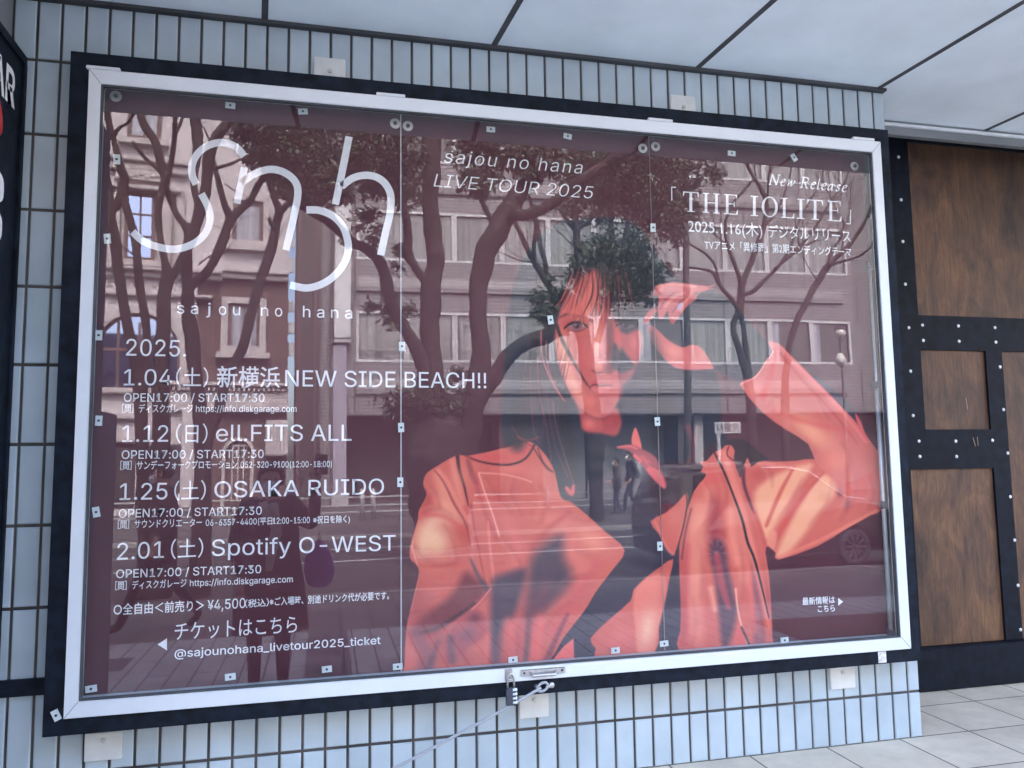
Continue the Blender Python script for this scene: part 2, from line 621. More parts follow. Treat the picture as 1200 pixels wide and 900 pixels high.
# upper storey that overhangs the case; its underside is the soffit
g = MB()
g.box(-9, 14, -0.955, 9, 2.95, 8.0)
g.box(-9, 14, -0.955, YREC, ZSOF + 0.03, 2.9499)
g.box(-9, 14, -1.01, -0.95, ZSOF + 0.02, ZSOF + 0.36)
g.box(-9, 14, -1.01, -0.95, 7.6, 8.1)
g.build("upper_storey", MT['render'], shop, bevel=0.01)
g = MB()
for k in range(-4, 8):
    c = 1.9 + 2.2 * k
    g.box(c - 0.8, c + 0.8, -0.975, -0.94, 4.2, 6.0)
g.build("upper_window", window_mat("upper glazing", (0.25, 0.27, 0.28)), shop)
# soffit panels with skewed joints
jx = [-1.142, -0.307, 0.528, 1.349, 2.180, 3.019, 3.855, 4.69, 5.53]
skew = 0.085
sm = MB()
ja = MB()
edges = [-9.0] + jx + [14.0]
for a, b in zip(edges[:-1], edges[1:]):
    sm.prism([(a + 0.006, -0.95), (b - 0.006, -0.95), (b - 0.006, YREC), (a + 0.006, YREC)], lambda x, y, d: (x + skew * (0.1 - y), y, d), ZSOF, ZSOF + 0.029)
sm.build("soffit", MT['soffit'], shop)
for a in jx:
    ja.prism([(a - 0.011, -0.952), (a + 0.011, -0.952), (a + 0.011, YREC), (a - 0.011, YREC)], lambda x, y, d: (x + skew * (0.1 - y), y, d), ZSOF - 0.002, ZSOF + 0.02)
ja.box(-1.9, XR, YW - 0.022, YW + 0.006, ZSOF - 0.012, ZSOF + 0.01)
ja.build("soffit_joint", MT['joint'], shop)

# left pier with its own case; unseen outer stretch added to shade tiles
MB().box(-1.6, -0.262, -1.28, YW + 0.005, ZS, ZSOF + 0.02).box(-1.6, -0.262, -1.56, -1.281, ZS, 1.36).build("side_pier", mat("dark grey render", (0.20, 0.21, 0.23), 0.85, var=0.1, scale=3), shop)

# ================================================================== PLYWOOD SHOP FRONT (right, set back)
ply = empty("boarded_shopfront", "brown stained plywood panels held by riveted black steel straps", "shopfront")
YD = 0.60
pn = MB
for nm_, (x0, x1, z0, z1) in (("plywood_panel", (3.60, 5.6, 1.795, 2.70)), ("plywood_panel", (3.60, 3.985, 1.228, 1.622)), ("plywood_panel", (3.50, 3.985, 0.20, 1.035)), ("plywood_panel", (4.085, 5.6, 0.20, 1.622))):
    MB().box(x0, x1, YD + 0.012, YD + 0.03, z0, z1).build(nm_, MT['wood'], ply)
g = MB()
g.box(3.06, 5.7, YD + 0.031, YD + 0.07, 0, 2.94)
g.build("backing_board", MT['blacks'], ply)
bars = MB()
for (x0, x1, z0, z1) in ((3.06, 3.60, 1.6225, 2.685), (3.06, 3.60, 1.0355, 1.6225), (3.06, 3.5, 0.195, 1.0355), (3.60, 5.6, 1.6225, 1.795), (3.60, 3.985, 1.0355, 1.228), (3.985, 4.085, 0.2, 1.6225), (3.06, 5.6, 2.685, 2.90), (3.5, 3.985, 1.035, 1.0357)):
    bars.box(x0, x1, YD, YD + 0.03, z0, z1)
bars.build("steel_strap", MT['blacks'], ply)
MB().box(3.06, 5.7, YD - 0.03, YD + 0.02, 0.003, 0.197).build("plinth", MT['blacks'], ply, bevel=0.004)
g = MB()
YH = onZ(1037, 140.5, ZSOF)[1]
zh0, zh1 = onY(1039, 157, YH)[2], onY(1038, 146, YH)[2]
g.box(3.06, 9, YH, YH + 0.028, zh0, ZSOF - 0.001)
g.build("header_channel", MT['alu'], ply)
MB().box(3.06, 9, YH - 0.012, YH - 0.0005, zh1 - 0.006, zh1 + 0.007).build("channel_lip", MT['white'], ply)
# rivets seen in the photo
rv = [(1053, 184), (1056, 234), (1058, 283), (1061, 333), (1065, 384), (1081, 381), (1082, 399), (1123, 382), (1124, 400), (1166, 384), (1167, 401), (1067, 435), (1070, 487),
      (1077, 517), (1078, 535), (1120, 517), (1121, 535), (1163, 516), (1172, 430), (1176, 480), (1181, 531), (1184, 582), (1189, 633), (1193, 686), (1196, 738), (1090, 505 - 120)]
for (a, b) in rv[:-1]:
    p = onY(a, b, YD)
    g = MB().ball((p[0], YD, p[2]), 0.0085, 1, 0.5, 1, 10, 6)
    g.build("rivet", MT['screw'], ply, smooth=True)
scr = mat("scratched wood", tuple(lin((168, 150, 132))), 0.7)
for (a, b, c, d) in ((1134, 466, 1136, 480), (1140, 513, 1143, 523), (1145, 512, 1146, 522)):
    p, q = onY(a, b, YD), onY(c, d, YD)
    MB().tube([(p[0], YD - 0.001 if b > 500 else YD + 0.012, p[2]), (q[0], YD - 0.001 if b > 500 else YD + 0.012, q[2])], 0.0018, 5).build("scratch", scr, ply)

# ================================================================== POSTER CASE
case = empty("poster_case", "large black framed wall case holding the burgundy tour poster behind glass", "display case")
X0, X1, Z0, Z1 = 0.0, 2.945, 0.3683, 2.384       # white door outer
IX0, IX1, IZ0, IZ1 = 0.036, 2.9045, 0.4125, 2.3375
BX0, BX1, BZ0, BZ1 = -0.0580, 2.9925, 0.318, 2.4425


def frame(mb, o, i, y0, y1, mi=0):
    (a0, a1, c0, c1), (b0, b1, d0, d1) = o, i
    O = [(a0, c0), (a1, c0), (a1, c1), (a0, c1)]
    I = [(b0, d0), (b1, d0), (b1, d1), (b0, d1)]
    for k in range(4):
        n = (k + 1) % 4
        mb.prism([O[k], O[n], I[n], I[k]], lambda x, z, d: (x, d, z), y0, y1, mi)
    return mb


frame(MB(), (BX0, BX1, BZ0, BZ1), (X0 + 0.004, X1 - 0.004, Z0 + 0.004, Z1 + 0.004), 0.010, YW + 0.004).build("outer_frame", MT['blackf'], case, bevel=0.002)
door = frame(MB(), (X0, X1, Z0, Z1), (IX0, IX1, IZ0, IZ1), 0.0, 0.030).build("door", MT['white'], case, bevel=0.0015)
# mitre lines at the corners
for (xo, zo, xi, zi) in ((X0, Z0, IX0, IZ0), (X1, Z0, IX1, IZ0), (X0, Z1, IX0, IZ1), (X1, Z1, IX1, IZ1)):
    MB().tube([(xo, -0.0002, zo), (xi, -0.0002, zi)], 0.0007, 4).build("mitre_joint", MT['joint'], door)
g = frame(MB(), (IX0, IX1, IZ0, IZ1), (IX0 + 0.006, IX1 - 0.006, IZ0 + 0.006, IZ1 - 0.006), 0.006, 0.020)
g.build("rubber_gasket", MT['joint'], door)
MB().quad((IX0, YG, IZ0), (IX1, YG, IZ0), (IX1, YG, IZ1), (IX0, YG, IZ1)).build("glass_pane", MT['glass'], door, recalc=False)
PX0, PX1, PZ0, PZ1 = 0.030, 2.915, 0.411, 2.355
YB = YP + 0.004
# inner lining: grey top / left / bottom, dark right wall
g = MB()
g.box(X0 + 0.0045, PX0 - 0.001, 0.031, YB, Z0 + 0.005, Z1 - 0.001)
g.box(PX0 - 0.001, 2.9405, 0.031, YB, PZ1 + 0.001, Z1 - 0.001)
g.box(PX0 - 0.001, 2.9405, 0.031, YB, Z0 + 0.005, PZ0 - 0.001)
g.box(X0 + 0.0045, X1 - 0.0045, YB, YW + 0.003, Z0 + 0.0045, Z1)
g.build("case_lining", MT['casein'], case)
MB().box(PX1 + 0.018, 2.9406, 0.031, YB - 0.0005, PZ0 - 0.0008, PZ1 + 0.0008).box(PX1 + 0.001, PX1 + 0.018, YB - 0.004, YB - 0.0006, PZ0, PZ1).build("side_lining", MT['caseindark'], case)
# hinges on the top edge of the door
for a in (121, 458, 774, 1012):
    p = onY(a, 80 + (a - 104) * 86 / 928.0, 0)
    MB().box(p[0] - 0.05, p[0] + 0.05, -0.004, 0.02, Z1 - 0.001, Z1 + 0.010).build("hinge", MT['white'], case, bevel=0.002)
MB().box(X0, X1, 0.0105, 0.02, Z1 + 0.0045, Z1 + 0.012).build("shadow_gap", MT['darkdot'], case)
# gas strut on the right
rp = [onY(1020, 312, 0.05), onY(1046, 742, 0.05)]
rp[0][0], rp[1][0] = 2.8985, 2.8985
st = MB().tube(rp, 0.0055, 10).build("gas_strut", MT['rod'], case, smooth=True)
MB().tube([rp[0] + (rp[1] - rp[0]) * 0.34, rp[1]], 0.0092, 12).build("strut_cylinder", MT['rod'], st, smooth=True)
for f_ in (0.0, 0.335, 0.66, 1.0):
    p = rp[0] + (rp[1] - rp[0]) * f_
    MB().box(p[0] - 0.012, p[0] + 0.014, p[1] - 0.01, p[1] + 0.012, p[2] - 0.016, p[2] + 0.016).build("strut_bracket", MT['lockbody'], st, bevel=0.003)
# door handle, hasp
p0, p1 = onY(610, 789.5, 0), onY(662, 784, 0)
zc = (p0[2] + p1[2]) / 2
h = MB().box(p0[0], p1[0], -0.004, 0.0, zc - 0.011, zc + 0.010).build("handle", MT['chrome'], door, bevel=0.004)
MB().tube([(p0[0] + 0.034, -0.002, zc - 0.002), (p0[0] + 0.04, -0.016, zc - 0.008), (p1[0] - 0.04, -0.016, zc - 0.008), (p1[0] - 0.034, -0.002, zc - 0.002)], 0.0055, 10).build("grip", MT['chrome'], h, smooth=True)
for xx in (p0[0] + 0.012, p1[0] - 0.012):
    MB().disc((xx, zc), 0.004, -0.004, 10, 0.0015).build("handle_screw", MT['darkdot'], h)
ph = onY(596, 792, 0)
hz = Z0
hs = MB().box(ph[0] - 0.013, ph[0] + 0.013, -0.003, 0.0, hz + 0.003, hz + 0.042).build("hasp", MT['chrome'], door, bevel=0.006)
MB().tube([(ph[0] + 0.008 * math.cos(a), -0.012 + 0.011 * math.sin(a), hz + 0.012) for a in [i * 2 * math.pi / 14 for i in range(14)]], 0.003, 8, closed=True).build("hasp_eye", MT['chrome'], hs, smooth=True)
# mounting plates behind the frame
for (a, b, c, d) in ((368, 68, 405, 90), (786, 112, 815, 132), (99, 858, 143, 891), (609, 812, 643, 841), (973, 780, 1002, 807)):
    q0, q1 = onY((a + c) / 2, b, YW - 0.012), onY((a + c) / 2, d, YW - 0.012)
    xa, xb = onY(a, (b + d) / 2, YW - 0.012)[0], onY(c, (b + d) / 2, YW - 0.012)[0]
    pl = MB().box(xa, xb, YW - 0.014, YW - 0.001, q1[2], q0[2]).build("mounting_plate", MT['plate'], case, bevel=0.002)
    zc_ = q1[2] + (q0[2] - q1[2]) * (0.72 if b > 400 else 0.3)
    MB().disc(((xa + xb) / 2, zc_), 0.008, YW - 0.014, 6, 0.006).build("anchor_bolt", MT['chrome'], pl)
p = onY(1034, 770, 0.009)
MB().box(p[0] - 0.018, p[0] + 0.017, 0.0085, 0.0098, p[2] - 0.021, p[2] + 0.021).build("sticker", MT['sticker'], case)
p = onY(66, 838, 0.005)
t_ = math.radians(-20)
cmb = MB()


def clip_mesh(w_, h_):
    m = MB()
    m.box(-w_ / 2, w_ / 2, -0.004, 0, -h_ / 2, h_ / 2, 0)
    m.disc((0, 0), 0.0042, -0.0041, 8, 0.0012, 1)
    return m


def place_clip(px, py, y, ang, proto=[None]):
    p = onY(px, py, y)
    if proto[0] is None:
        o = clip_mesh(0.032, 0.020).build("retaining_clip", [MT['clip'], MT['darkdot']], case, bevel=0.0)
        proto[0] = o
    else:
        o = proto[0].copy()
        COL.objects.link(o)
        o.parent = case
    o.location = (p[0], y, p[2])
    o.rotation_euler = (0, math.radians(ang), 0)
    return o


YC = YP - 0.0105
for (a, b, an) in ((270, 124, 3), (355, 131, -6), (575, 152, 0), (665, 160, 9), (857, 180, 2), (930, 185, 58), (137, 187, 88), (126, 280, 84), (116, 393, 90), (116, 493, 92), (113, 600, 80),
                   (471, 406, 90), (470, 501, 88), (469, 565, 90), (466, 781, -2), (765, 267, 90), (770, 494, 88), (773, 640, 90), (778, 754, -3), (107, 807, -5), (270, 793, -4), (383, 784, -3),
                   (601, 773, -2), (721, 762, -2), (919, 750, -2), (645, 375, 82)):
    place_clip(a, b, YC, an)
place_clip(66, 838, 0.0095, 65)
for (a, b) in ((136, 113), (463, 145), (478, 148), (753, 174), (768, 172), (1001, 195)):
    p = onY(a, b, YC)
    wo = MB().disc((p[0], p[2]), 0.0185, YC, 18, 0.003).build("washer", MT['chrome'], case)
    MB().disc((p[0], p[2]), 0.0075, YC - 0.003, 6, 0.004).build("bolt_head", MT['darkdot'], wo)
# clear cover sheets with polished edges
XS1, XS2 = onY(470, 560, YP - 0.008)[0], onY(771, 500, YP - 0.008)[0]
for (a, b) in ((PX0, XS1 - 0.002), (XS1 + 0.002, XS2 - 0.002), (XS2 + 0.002, PX1)):
    MB().quad((a, YP - 0.009, PZ0), (b, YP - 0.009, PZ0), (b, YP - 0.009, PZ1), (a, YP - 0.009, PZ1)).build("cover_sheet", MT['acryl'], case, recalc=False)
MB().box(XS1 - 0.0018, XS1 + 0.0018, YP - 0.010, YP - 0.006, PZ0, PZ1).build("sheet_edge", mat("polished sheet edge", (0.52, 0.50, 0.52), 0.3), case)
MB().box(XS2 - 0.0008, XS2 + 0.0008, YP - 0.010, YP - 0.006, PZ0, PZ1).build("sheet_edge", mat("faint sheet edge", (0.26, 0.2, 0.22), 0.3), case)

# padlock
lk = empty("padlock", "dark grey combination padlock hanging from the hasp under the case door", "padlock")
lx, lz = ph[0] + 0.004, onY(598, 806, -0.015)[2]
lb = onY(600, 827, -0.015)[2]
bd = MB().box(lx - 0.0175, lx + 0.0175, -0.024, -0.006, lb, lz).build("lock_body", MT['lockbody'], lk, bevel=0.003)
MB().tube([(lx - 0.011, -0.015, lz - 0.002), (lx - 0.011, -0.015, lz + 0.032), (lx - 0.006, -0.015, lz + 0.043), (lx, -0.015, lz + 0.046), (lx + 0.006, -0.015, lz + 0.043), (lx + 0.011, -0.015, lz + 0.032), (lx + 0.011, -0.015, lz - 0.002)], 0.0035, 10).build("shackle", MT['chrome'], lk, smooth=True)
for k in range(4):
    zz = lb + 0.012 + k * 0.0135
    MB().tube([(lx + 0.004, -0.0205, zz), (lx + 0.0195, -0.0205, zz)], 0.0052, 10).build("number_wheel", MT['clip'], bd, smooth=True)

# cable
cb_ = empty("security_cable", "grey coated steel cable hooked on a bolt below the case handle", "cable")
cp = [onY(a, b, y) for a, b, y in ((634, 806, -0.012), (622, 813, -0.014), (600, 826, -0.018), (560, 848, -0.02), (510, 875, -0.02), (465, 899, -0.02), (420, 922, -0.01), (385, 938, 0.05), (378, 942, YW))]
MB().tube(catmull(cp, 5), 0.0052, 8).build("cable_strand", MT['cable'], cb_, smooth=True)
lc = onY(636, 805, -0.012)
u = Vector((cp[0] - cp[2])).normalized()
MB().tube([Vector(lc) + u * (0.019 * math.cos(a)) + Vector((-u.z, 0, u.x)) * (0.013 * math.sin(a)) for a in [i * 2 * math.pi / 20 for i in range(20)]], 0.0048, 8, closed=True).build("cable_loop", MT['cable'], cb_, smooth=True)
p = onY(640, 806, -0.012)
q = onY(645, 803, -0.005)
MB().tube([p, q, (q[0] + 0.002, 0.012, q[2])], [0.005, 0.007, 0.007], 8).build("hook_bolt", MT['chrome'], cb_, smooth=True)
MB().ball((q[0] + 0.004, -0.008, q[2] + 0.001), 0.010, 1, 0.6, 1).build("bolt_cap", MT['chrome'], cb_, smooth=True)
p = onY(629, 804, 0)
MB().tube([(p[0], -0.012, p[2] - 0.004), (p[0] - 0.002, 0.011, p[2])], 0.006, 8).build("back_bolt", MT['chrome'], cb_, smooth=True)

# ================================================================== SIDE CASE (left)
sc_ = empty("side_poster_case", "black framed case on the side pier with white letters and a red shape", "display case")
XS = -0.213
yb, yf, zb, zt = YW - 0.006, -0.95, 0.45, 2.445
MB().box(-0.2615, XS - 0.004, yf, yb, zb, zt).build("case_box", MT['blackf'], sc_, bevel=0.004)
g = MB()
for (y0, y1, z0, z1) in ((yf, yb, zt - 0.03, zt), (yf, yb, zb, zb + 0.03), (yb - 0.022, yb, zb + 0.03, zt - 0.03), (yf, yf + 0.022, zb + 0.03, zt - 0.03)):
    g.box(XS - 0.0045, XS + 0.004, y0, y1, z0, z1)
g.build("case_frame", MT['blackf'], sc_, bevel=0.002)


def onX(px, py, x):
    d = ray(px, py)
    return CC + d * (x - CC[0]) / d[0]


def side_fn(a, b, d):
    return (XS - 0.0035 + d, a, b)


# ------------------------------------------------------------------ text helpers
FONT = None
try:
    FONT = bpy.data.fonts.load(bpy.utils.system_resource('DATAFILES') + "/fonts/Inter.woff2")
except Exception:
    FONT = None


def text_mesh(body, shear=0.0, offset=0.0, spacing=1.0):
    key = (body, shear, offset, spacing)
    c = bpy.data.curves.new("txt", 'FONT')
    c.body = body
    c.size = 1.0
    if FONT and all(ord(q) < 0x2000 for q in body):
        c.font = FONT
    c.shear = shear
    c.offset = offset
    c.space_character = spacing
    c.resolution_u = 3
    o = bpy.data.objects.new("txt", c)
    COL.objects.link(o)
    dg = bpy.context.evaluated_depsgraph_get()
    dg.update()
    me = bpy.data.meshes.new_from_object(o.evaluated_get(dg))
    bpy.data.objects.remove(o)
    bpy.data.curves.remove(c)
    n = len(me.vertices)
    co = np.empty(n * 3)
    me.vertices.foreach_get("co", co)
    co = co.reshape(-1, 3)
    fs = [tuple(p.vertices) for p in me.polygons]
    bpy.data.meshes.remove(me)
    return co, fs


YT = YP - 0.0012


CAPS = {}


def cap_of(body):
    k = bool(FONT and all(ord(q) < 0x2000 for q in body))
    if k not in CAPS:
        c, _ = text_mesh("H" if k else "H\u3000", 0, 0)
        CAPS[k] = c[:, 1].max()
    return CAPS[k]


def text_into(mb, body, xl, bl, xr, br, cap, shear=0.0, offset=0.0, spacing=1.0, y=YT):
    """set a line: photo px of left/right baseline ends and the capital height"""
    co, fs = text_mesh(body, shear, offset, spacing)
    a, b = onY(xl, bl, y), onY(xr, br, y)
    top = onY(xl, bl - cap, y)
    z0 = a[2]
    sc = (top[2] - a[2]) / cap_of(body)
    mn, mx = co[:, 0].min(), co[:, 0].max()
    X = a[0] + (co[:, 0] - mn) / (mx - mn) * (b[0] - a[0])
    Z = a[2] + (b[2] - a[2]) * (X - a[0]) / max(b[0] - a[0], 1e-6) + co[:, 1] * sc
    mb.add([(x, y, z) for x, z in zip(X, Z)], fs)


def stroke_into(mb, pts, wd, y=YT, n=8, nib=None):
    """flat ribbon along photo px points; wd in px; nib=(angle, thin) for a broad pen"""
    P = catmull(pts, n)
    W = []
    m = len(P)
    L, Rr = [], []
    for i in range(m):
        t = P[min(i + 1, m - 1)] - P[max(i - 1, 0)]
        t = t / (np.linalg.norm(t) + 1e-9)
        nn = np.array([-t[1], t[0]])
        ww = wd
        if nib:
            ang = math.atan2(t[1], t[0]) - nib[0]
            ww = max(nib[1], wd * abs(math.sin(ang)))
        L.append(P[i] + nn * ww / 2)
        Rr.append(P[i] - nn * ww / 2)
    vs = [onY(*q, y) for q in L] + [onY(*q, y) for q in Rr]
    fs = [(i, i + 1, m + i + 1, m + i) for i in range(m - 1)]
    mb.add(vs, fs)


def poly_into(mb, pts, y=YT):
    mb.add([onY(*q, y) for q in pts], [tuple(range(len(pts)))])


# side case lettering and print
co, fs = text_mesh("AR", 0.0, 0.02)
pA, pB = onX(0, 95, XS), onX(18.5, 120, XS)
ya, yb_ = pA[1], pB[1]
zt_, zb_ = onX(18, 84, XS)[2], onX(17, 126, XS)[2]
ext = (co[:, 0] - co[:, 0].min()) / (co[:, 0].max() - co[:, 0].min())
hgt = co[:, 1] / co[:, 1].max()
g = MB()
ylen = 0.17
g.add([(XS - 0.0035 + 0.0008, yb_ - ylen + ylen * e, zb_ + (zt_ - zb_) * k) for e, k in zip(ext, hgt)], fs)
g.build("lettering", MT['ink'], sc_, recalc=False)
pc = onX(3, 148, XS)
MB().prism([(pc[1] - 0.20 + 0.21 * math.cos(a) * 1.0, pc[2] - 0.0 + 0.11 * math.sin(a) * (1 + 0.25 * math.sin(3 * a))) for a in [i * 2 * math.pi / 28 for i in range(28)]], side_fn, 0.0, 0.0012).build("red_print", MT['red'], sc_)
pc = onX(2, 248, XS)
g = MB()
for zc_, hh in ((pc[2] + 0.07, 0.055), (pc[2] - 0.05, 0.055)):
    g.prism([(pc[1] - 0.13 + 0.145 * math.copysign(abs(math.cos(a)) ** 0.6, math.cos(a)), zc_ + hh * math.copysign(abs(math.sin(a)) ** 0.6, math.sin(a))) for a in [i * 2 * math.pi / 28 for i in range(28)]], side_fn, 0.0, 0.0012)
g.build("white_print", MT['ink'], sc_)

# ================================================================== POSTER
poster = empty("poster", "burgundy live tour poster with white lettering and a woman in a salmon coat", "poster")
XSPL = onY(466, 650, YP)[0]
MB().quad((PX0, YP, PZ0), (XSPL, YP, PZ0), (XSPL, YP, PZ1), (PX0, YP, PZ1)).build("printed_sheet", MT['board'], poster, recalc=False)

# --- printed portrait: a fine sheet whose ink colours are stored per vertex
NX, NZ = 640, 480 + 60
gx = np.linspace(XSPL, PX1, NX)
gz = np.linspace(PZ0, PZ1, NZ)
GX, GZ = np.meshgrid(gx, gz)
PX, PY = proj(np.stack([GX, np.full_like(GX, YP), GZ], -1))
PXf, PYf = PX.ravel(), PY.ravel()
IMG = np.tile(np.array([79, 35, 47], float), (NX * NZ, 1))


def sstep(x):
    x = np.clip(x, 0, 1)
    return x * x * (3 - 2 * x)


def mask_poly(pts, soft=0.8, smooth=4):
    P = catmull(pts, smooth, True) if smooth else np.array(pts, float)
    pad = soft + 2
    idx = np.nonzero((PXf > P[:, 0].min() - pad) & (PXf < P[:, 0].max() + pad) & (PYf > P[:, 1].min() - pad) & (PYf < P[:, 1].max() + pad))[0]
    x, y = PXf[idx], PYf[idx]
    ins = np.zeros(len(idx), bool)
    d2 = np.full(len(idx), 1e9)
    m = len(P)
    for i in range(m):
        x1, y1 = P[i]
        x2, y2 = P[(i + 1) % m]
        if y1 != y2:
            c = ((y1 > y) != (y2 > y)) & (x < (x2 - x1) * (y - y1) / (y2 - y1) + x1)
            ins ^= c
        dx, dy = x2 - x1, y2 - y1
        L = dx * dx + dy * dy + 1e-9
        t = np.clip(((x - x1) * dx + (y - y1) * dy) / L, 0, 1)
        d2 = np.minimum(d2, (x - x1 - t * dx) ** 2 + (y - y1 - t * dy) ** 2)
    sd_ = np.sqrt(d2) * np.where(ins, -1, 1)
    return idx, sstep(0.5 - sd_ / (2 * soft))


def put(idx, a, col, clip=None):
    if clip is not None:
        a = a * clip[idx]
    IMG[idx] = IMG[idx] * (1 - a[:, None]) + np.array(col, float) * a[:, None]


def full(idx, a):
    m = np.zeros(len(PXf))
    m[idx] = a
    return m


def fill(pts, col, soft=0.8, alpha=1.0, smooth=4, clip=None):
    idx, a = mask_poly(pts, soft, smooth)
    put(idx, a * alpha, col, clip)
    return full(idx, a)


def brush(pts, wd, col, soft=None, alpha=1.0, clip=None, n=5):
    P = catmull(pts, n) if len(pts) > 2 else np.array(pts, float)
    m = len(P)
    W = np.interp(np.linspace(0, 1, m), np.linspace(0, 1, len(wd)), wd) if hasattr(wd, '__len__') else np.full(m, float(wd))
    soft = soft if soft is not None else max(0.6, W.max() * 0.25)
    pad = W.max() / 2 + soft + 1
    idx = np.nonzero((PXf > P[:, 0].min() - pad) & (PXf < P[:, 0].max() + pad) & (PYf > P[:, 1].min() - pad) & (PYf < P[:, 1].max() + pad))[0]
    x, y = PXf[idx], PYf[idx]
    best = np.full(len(idx), 1e9)
    for i in range(m - 1):
        x1, y1 = P[i]
        x2, y2 = P[i + 1]
        dx, dy = x2 - x1, y2 - y1
        L = dx * dx + dy * dy + 1e-9
        t = np.clip(((x - x1) * dx + (y - y1) * dy) / L, 0, 1)
        d = np.sqrt((x - x1 - t * dx) ** 2 + (y - y1 - t * dy) ** 2) - (W[i] + t * (W[i + 1] - W[i])) / 2
        best = np.minimum(best, d)
    put(idx, sstep(0.5 - best / (2 * soft)) * alpha, col, clip)


def blob(cx, cy, rx, ry, col, alpha=1.0, ang=0.0, clip=None):
    R_ = 2.2 * max(rx, ry)
    idx = np.nonzero((abs(PXf - cx) < R_) & (abs(PYf - cy) < R_))[0]
    x, y = PXf[idx] - cx, PYf[idx] - cy
    c, s = math.cos(math.radians(ang)), math.sin(math.radians(ang))
    u, v = (x * c + y * s) / rx, (-x * s + y * c) / ry
    put(idx, np.exp(-(u * u + v * v) * 1.6) * alpha, col, clip)


NAVY, DK = (31, 34, 50), (23, 21, 32)
SAL, CRM, RED, DEEP, PINK = (208, 96, 82), (246, 190, 150), (184, 70, 66), (92, 40, 54), (222, 122, 108)
# dark backdrop shape of hair and shade
fill([(607, 318), (620, 292), (640, 270), (668, 258), (735, 258), (766, 292), (785, 318), (806, 334), (830, 338), (856, 353), (882, 384), (905, 412), (880, 445), (862, 446), (839, 434), (845, 462), (846, 500), (856, 535), (800, 560), (770, 600), (760, 660), (700, 640), (640, 580), (592, 522), (590, 440), (597, 360)], NAVY, 3.0)
fill([(640, 600), (700, 560), (768, 540), (800, 560), (810, 640), (800, 700), (800, 775), (640, 780)], (52, 42, 58), 6)
fill([(762, 548), (800, 540), (842, 520), (836, 560), (800, 600), (770, 606)], (50, 26, 40), 3)
fill([(925, 428), (958, 443), (985, 464), (1006, 488), (1016, 506), (1000, 500), (968, 464), (940, 440)], (54, 40, 58), 2)
brush([(806, 500), (812, 520), (806, 545)], [8, 5, 2], (120, 42, 50), 3, 0.7)
brush([(817, 500), (815, 525), (812, 545)], [3, 2, 1], (150, 60, 62), 1.5, 0.6)
fill([(850, 520), (870, 515), (890, 530), (900, 540), (870, 545)], (46, 26, 38), 2)

# ---- coat, left half
CL = fill([(534, 534), (548, 534), (570, 530), (592, 524), (612, 517), (626, 520), (640, 534), (650, 553), (657, 582), (668, 588), (684, 600), (708, 622), (732, 645), (716, 670), (698, 694), (686, 714), (660, 748), (641, 776), (600, 788), (540, 794), (474, 796), (474, 780), (475, 753), (477, 732), (481, 715), (487, 690), (491, 672), (489, 663), (482, 656), (480, 646), (484, 628), (490, 608), (491, 598), (500, 580), (496, 568), (499, 556), (511, 547)], SAL, 0.8, 1, 3)
blob(508, 632, 26, 24, CRM, 0.95, 0, CL)
brush([(494, 648), (500, 622), (516, 606), (538, 612)], [10, 18, 16, 6], CRM, 9, 0.7, CL)
brush([(512, 556), (520, 574), (534, 600)], [8, 14, 8], (240, 152, 120), 7, 0.7, CL)
brush([(590, 600), (606, 640), (600, 668)], [10, 12, 8], (222, 108, 98), 8, 0.6, CL)
brush([(640, 600), (664, 640), (690, 668)], [10, 20, 14], (228, 118, 100), 10, 0.6, CL)
brush([(700, 660), (676, 700), (650, 740)], [10, 16, 12], (204, 84, 82), 9, 0.6, CL)
blob(512, 640, 14, 12, (246, 185, 140), 0.6, 0, CL)
blob(522, 592, 20, 9, (244, 160, 126), 0.8, 50, CL)
blob(500, 588, 7, 14, RED, 0.7, 20, CL)
blob(545, 625, 22, 14, RED, 0.55, 40, CL)
brush([(496, 603), (520, 605), (540, 618), (556, 632)], [5, 6, 3], (212, 82, 76), 4, 0.7, CL)
brush([(509, 551), (520, 565), (532, 590), (545, 612), (552, 640), (558, 662)], [1.2, 2.2, 2.5, 2, 2, 1], (140, 52, 56), 1.0, 0.9, CL)
brush([(514, 551), (526, 567), (538, 592), (549, 612)], 4, (240, 135, 115), 2.5, 0.7, CL)
brush([(536, 533), (538, 550), (544, 570), (549, 593)], [4.5, 4, 3, 0.8], (48, 16, 28), 0.8, 1, CL)
brush([(530, 540), (534, 560), (542, 590)], 6, (238, 140, 118), 4, 0.7, CL)
brush([(548, 540), (553, 556), (558, 566)], [4, 6, 3], (112, 42, 50), 3, 0.8, CL)
brush([(556, 556), (562, 580), (572, 610), (583, 632)], 5, (188, 66, 68), 3, 0.7, CL)
brush([(561, 555), (568, 577), (577, 602), (585, 628)], 2, (250, 160, 140), 0.9, 0.9, CL)
brush([(561, 554), (590, 556), (612, 561), (623, 565)], 1.6, (248, 160, 140), 0.8, 0.8, CL)
blob(590, 585, 20, 16, RED, 0.6, 0, CL)
blob(628, 555, 16, 14, PINK, 0.6, 0, CL)
blob(600, 550, 22, 8, (236, 118, 104), 0.6, 0, CL)
brush([(552, 592), (557, 625), (562, 650), (570, 690)], [3, 2, 2, 1.5], (178, 62, 64), 1.4, 0.8, CL)
brush([(550, 605), (553, 640), (556, 660), (563, 685)], 4, PINK, 2, 0.7, CL)
brush([(572, 612), (574, 640), (577, 665), (580, 685)], [2, 3, 3, 2], (242, 128, 118), 1.5, 0.7, CL)
brush([(626, 522), (616, 537), (600, 544), (580, 544), (560, 540), (546, 534)], [2.8, 2.6, 2.4, 2.2, 2.2, 3], (62, 22, 34), 0.8, 1)
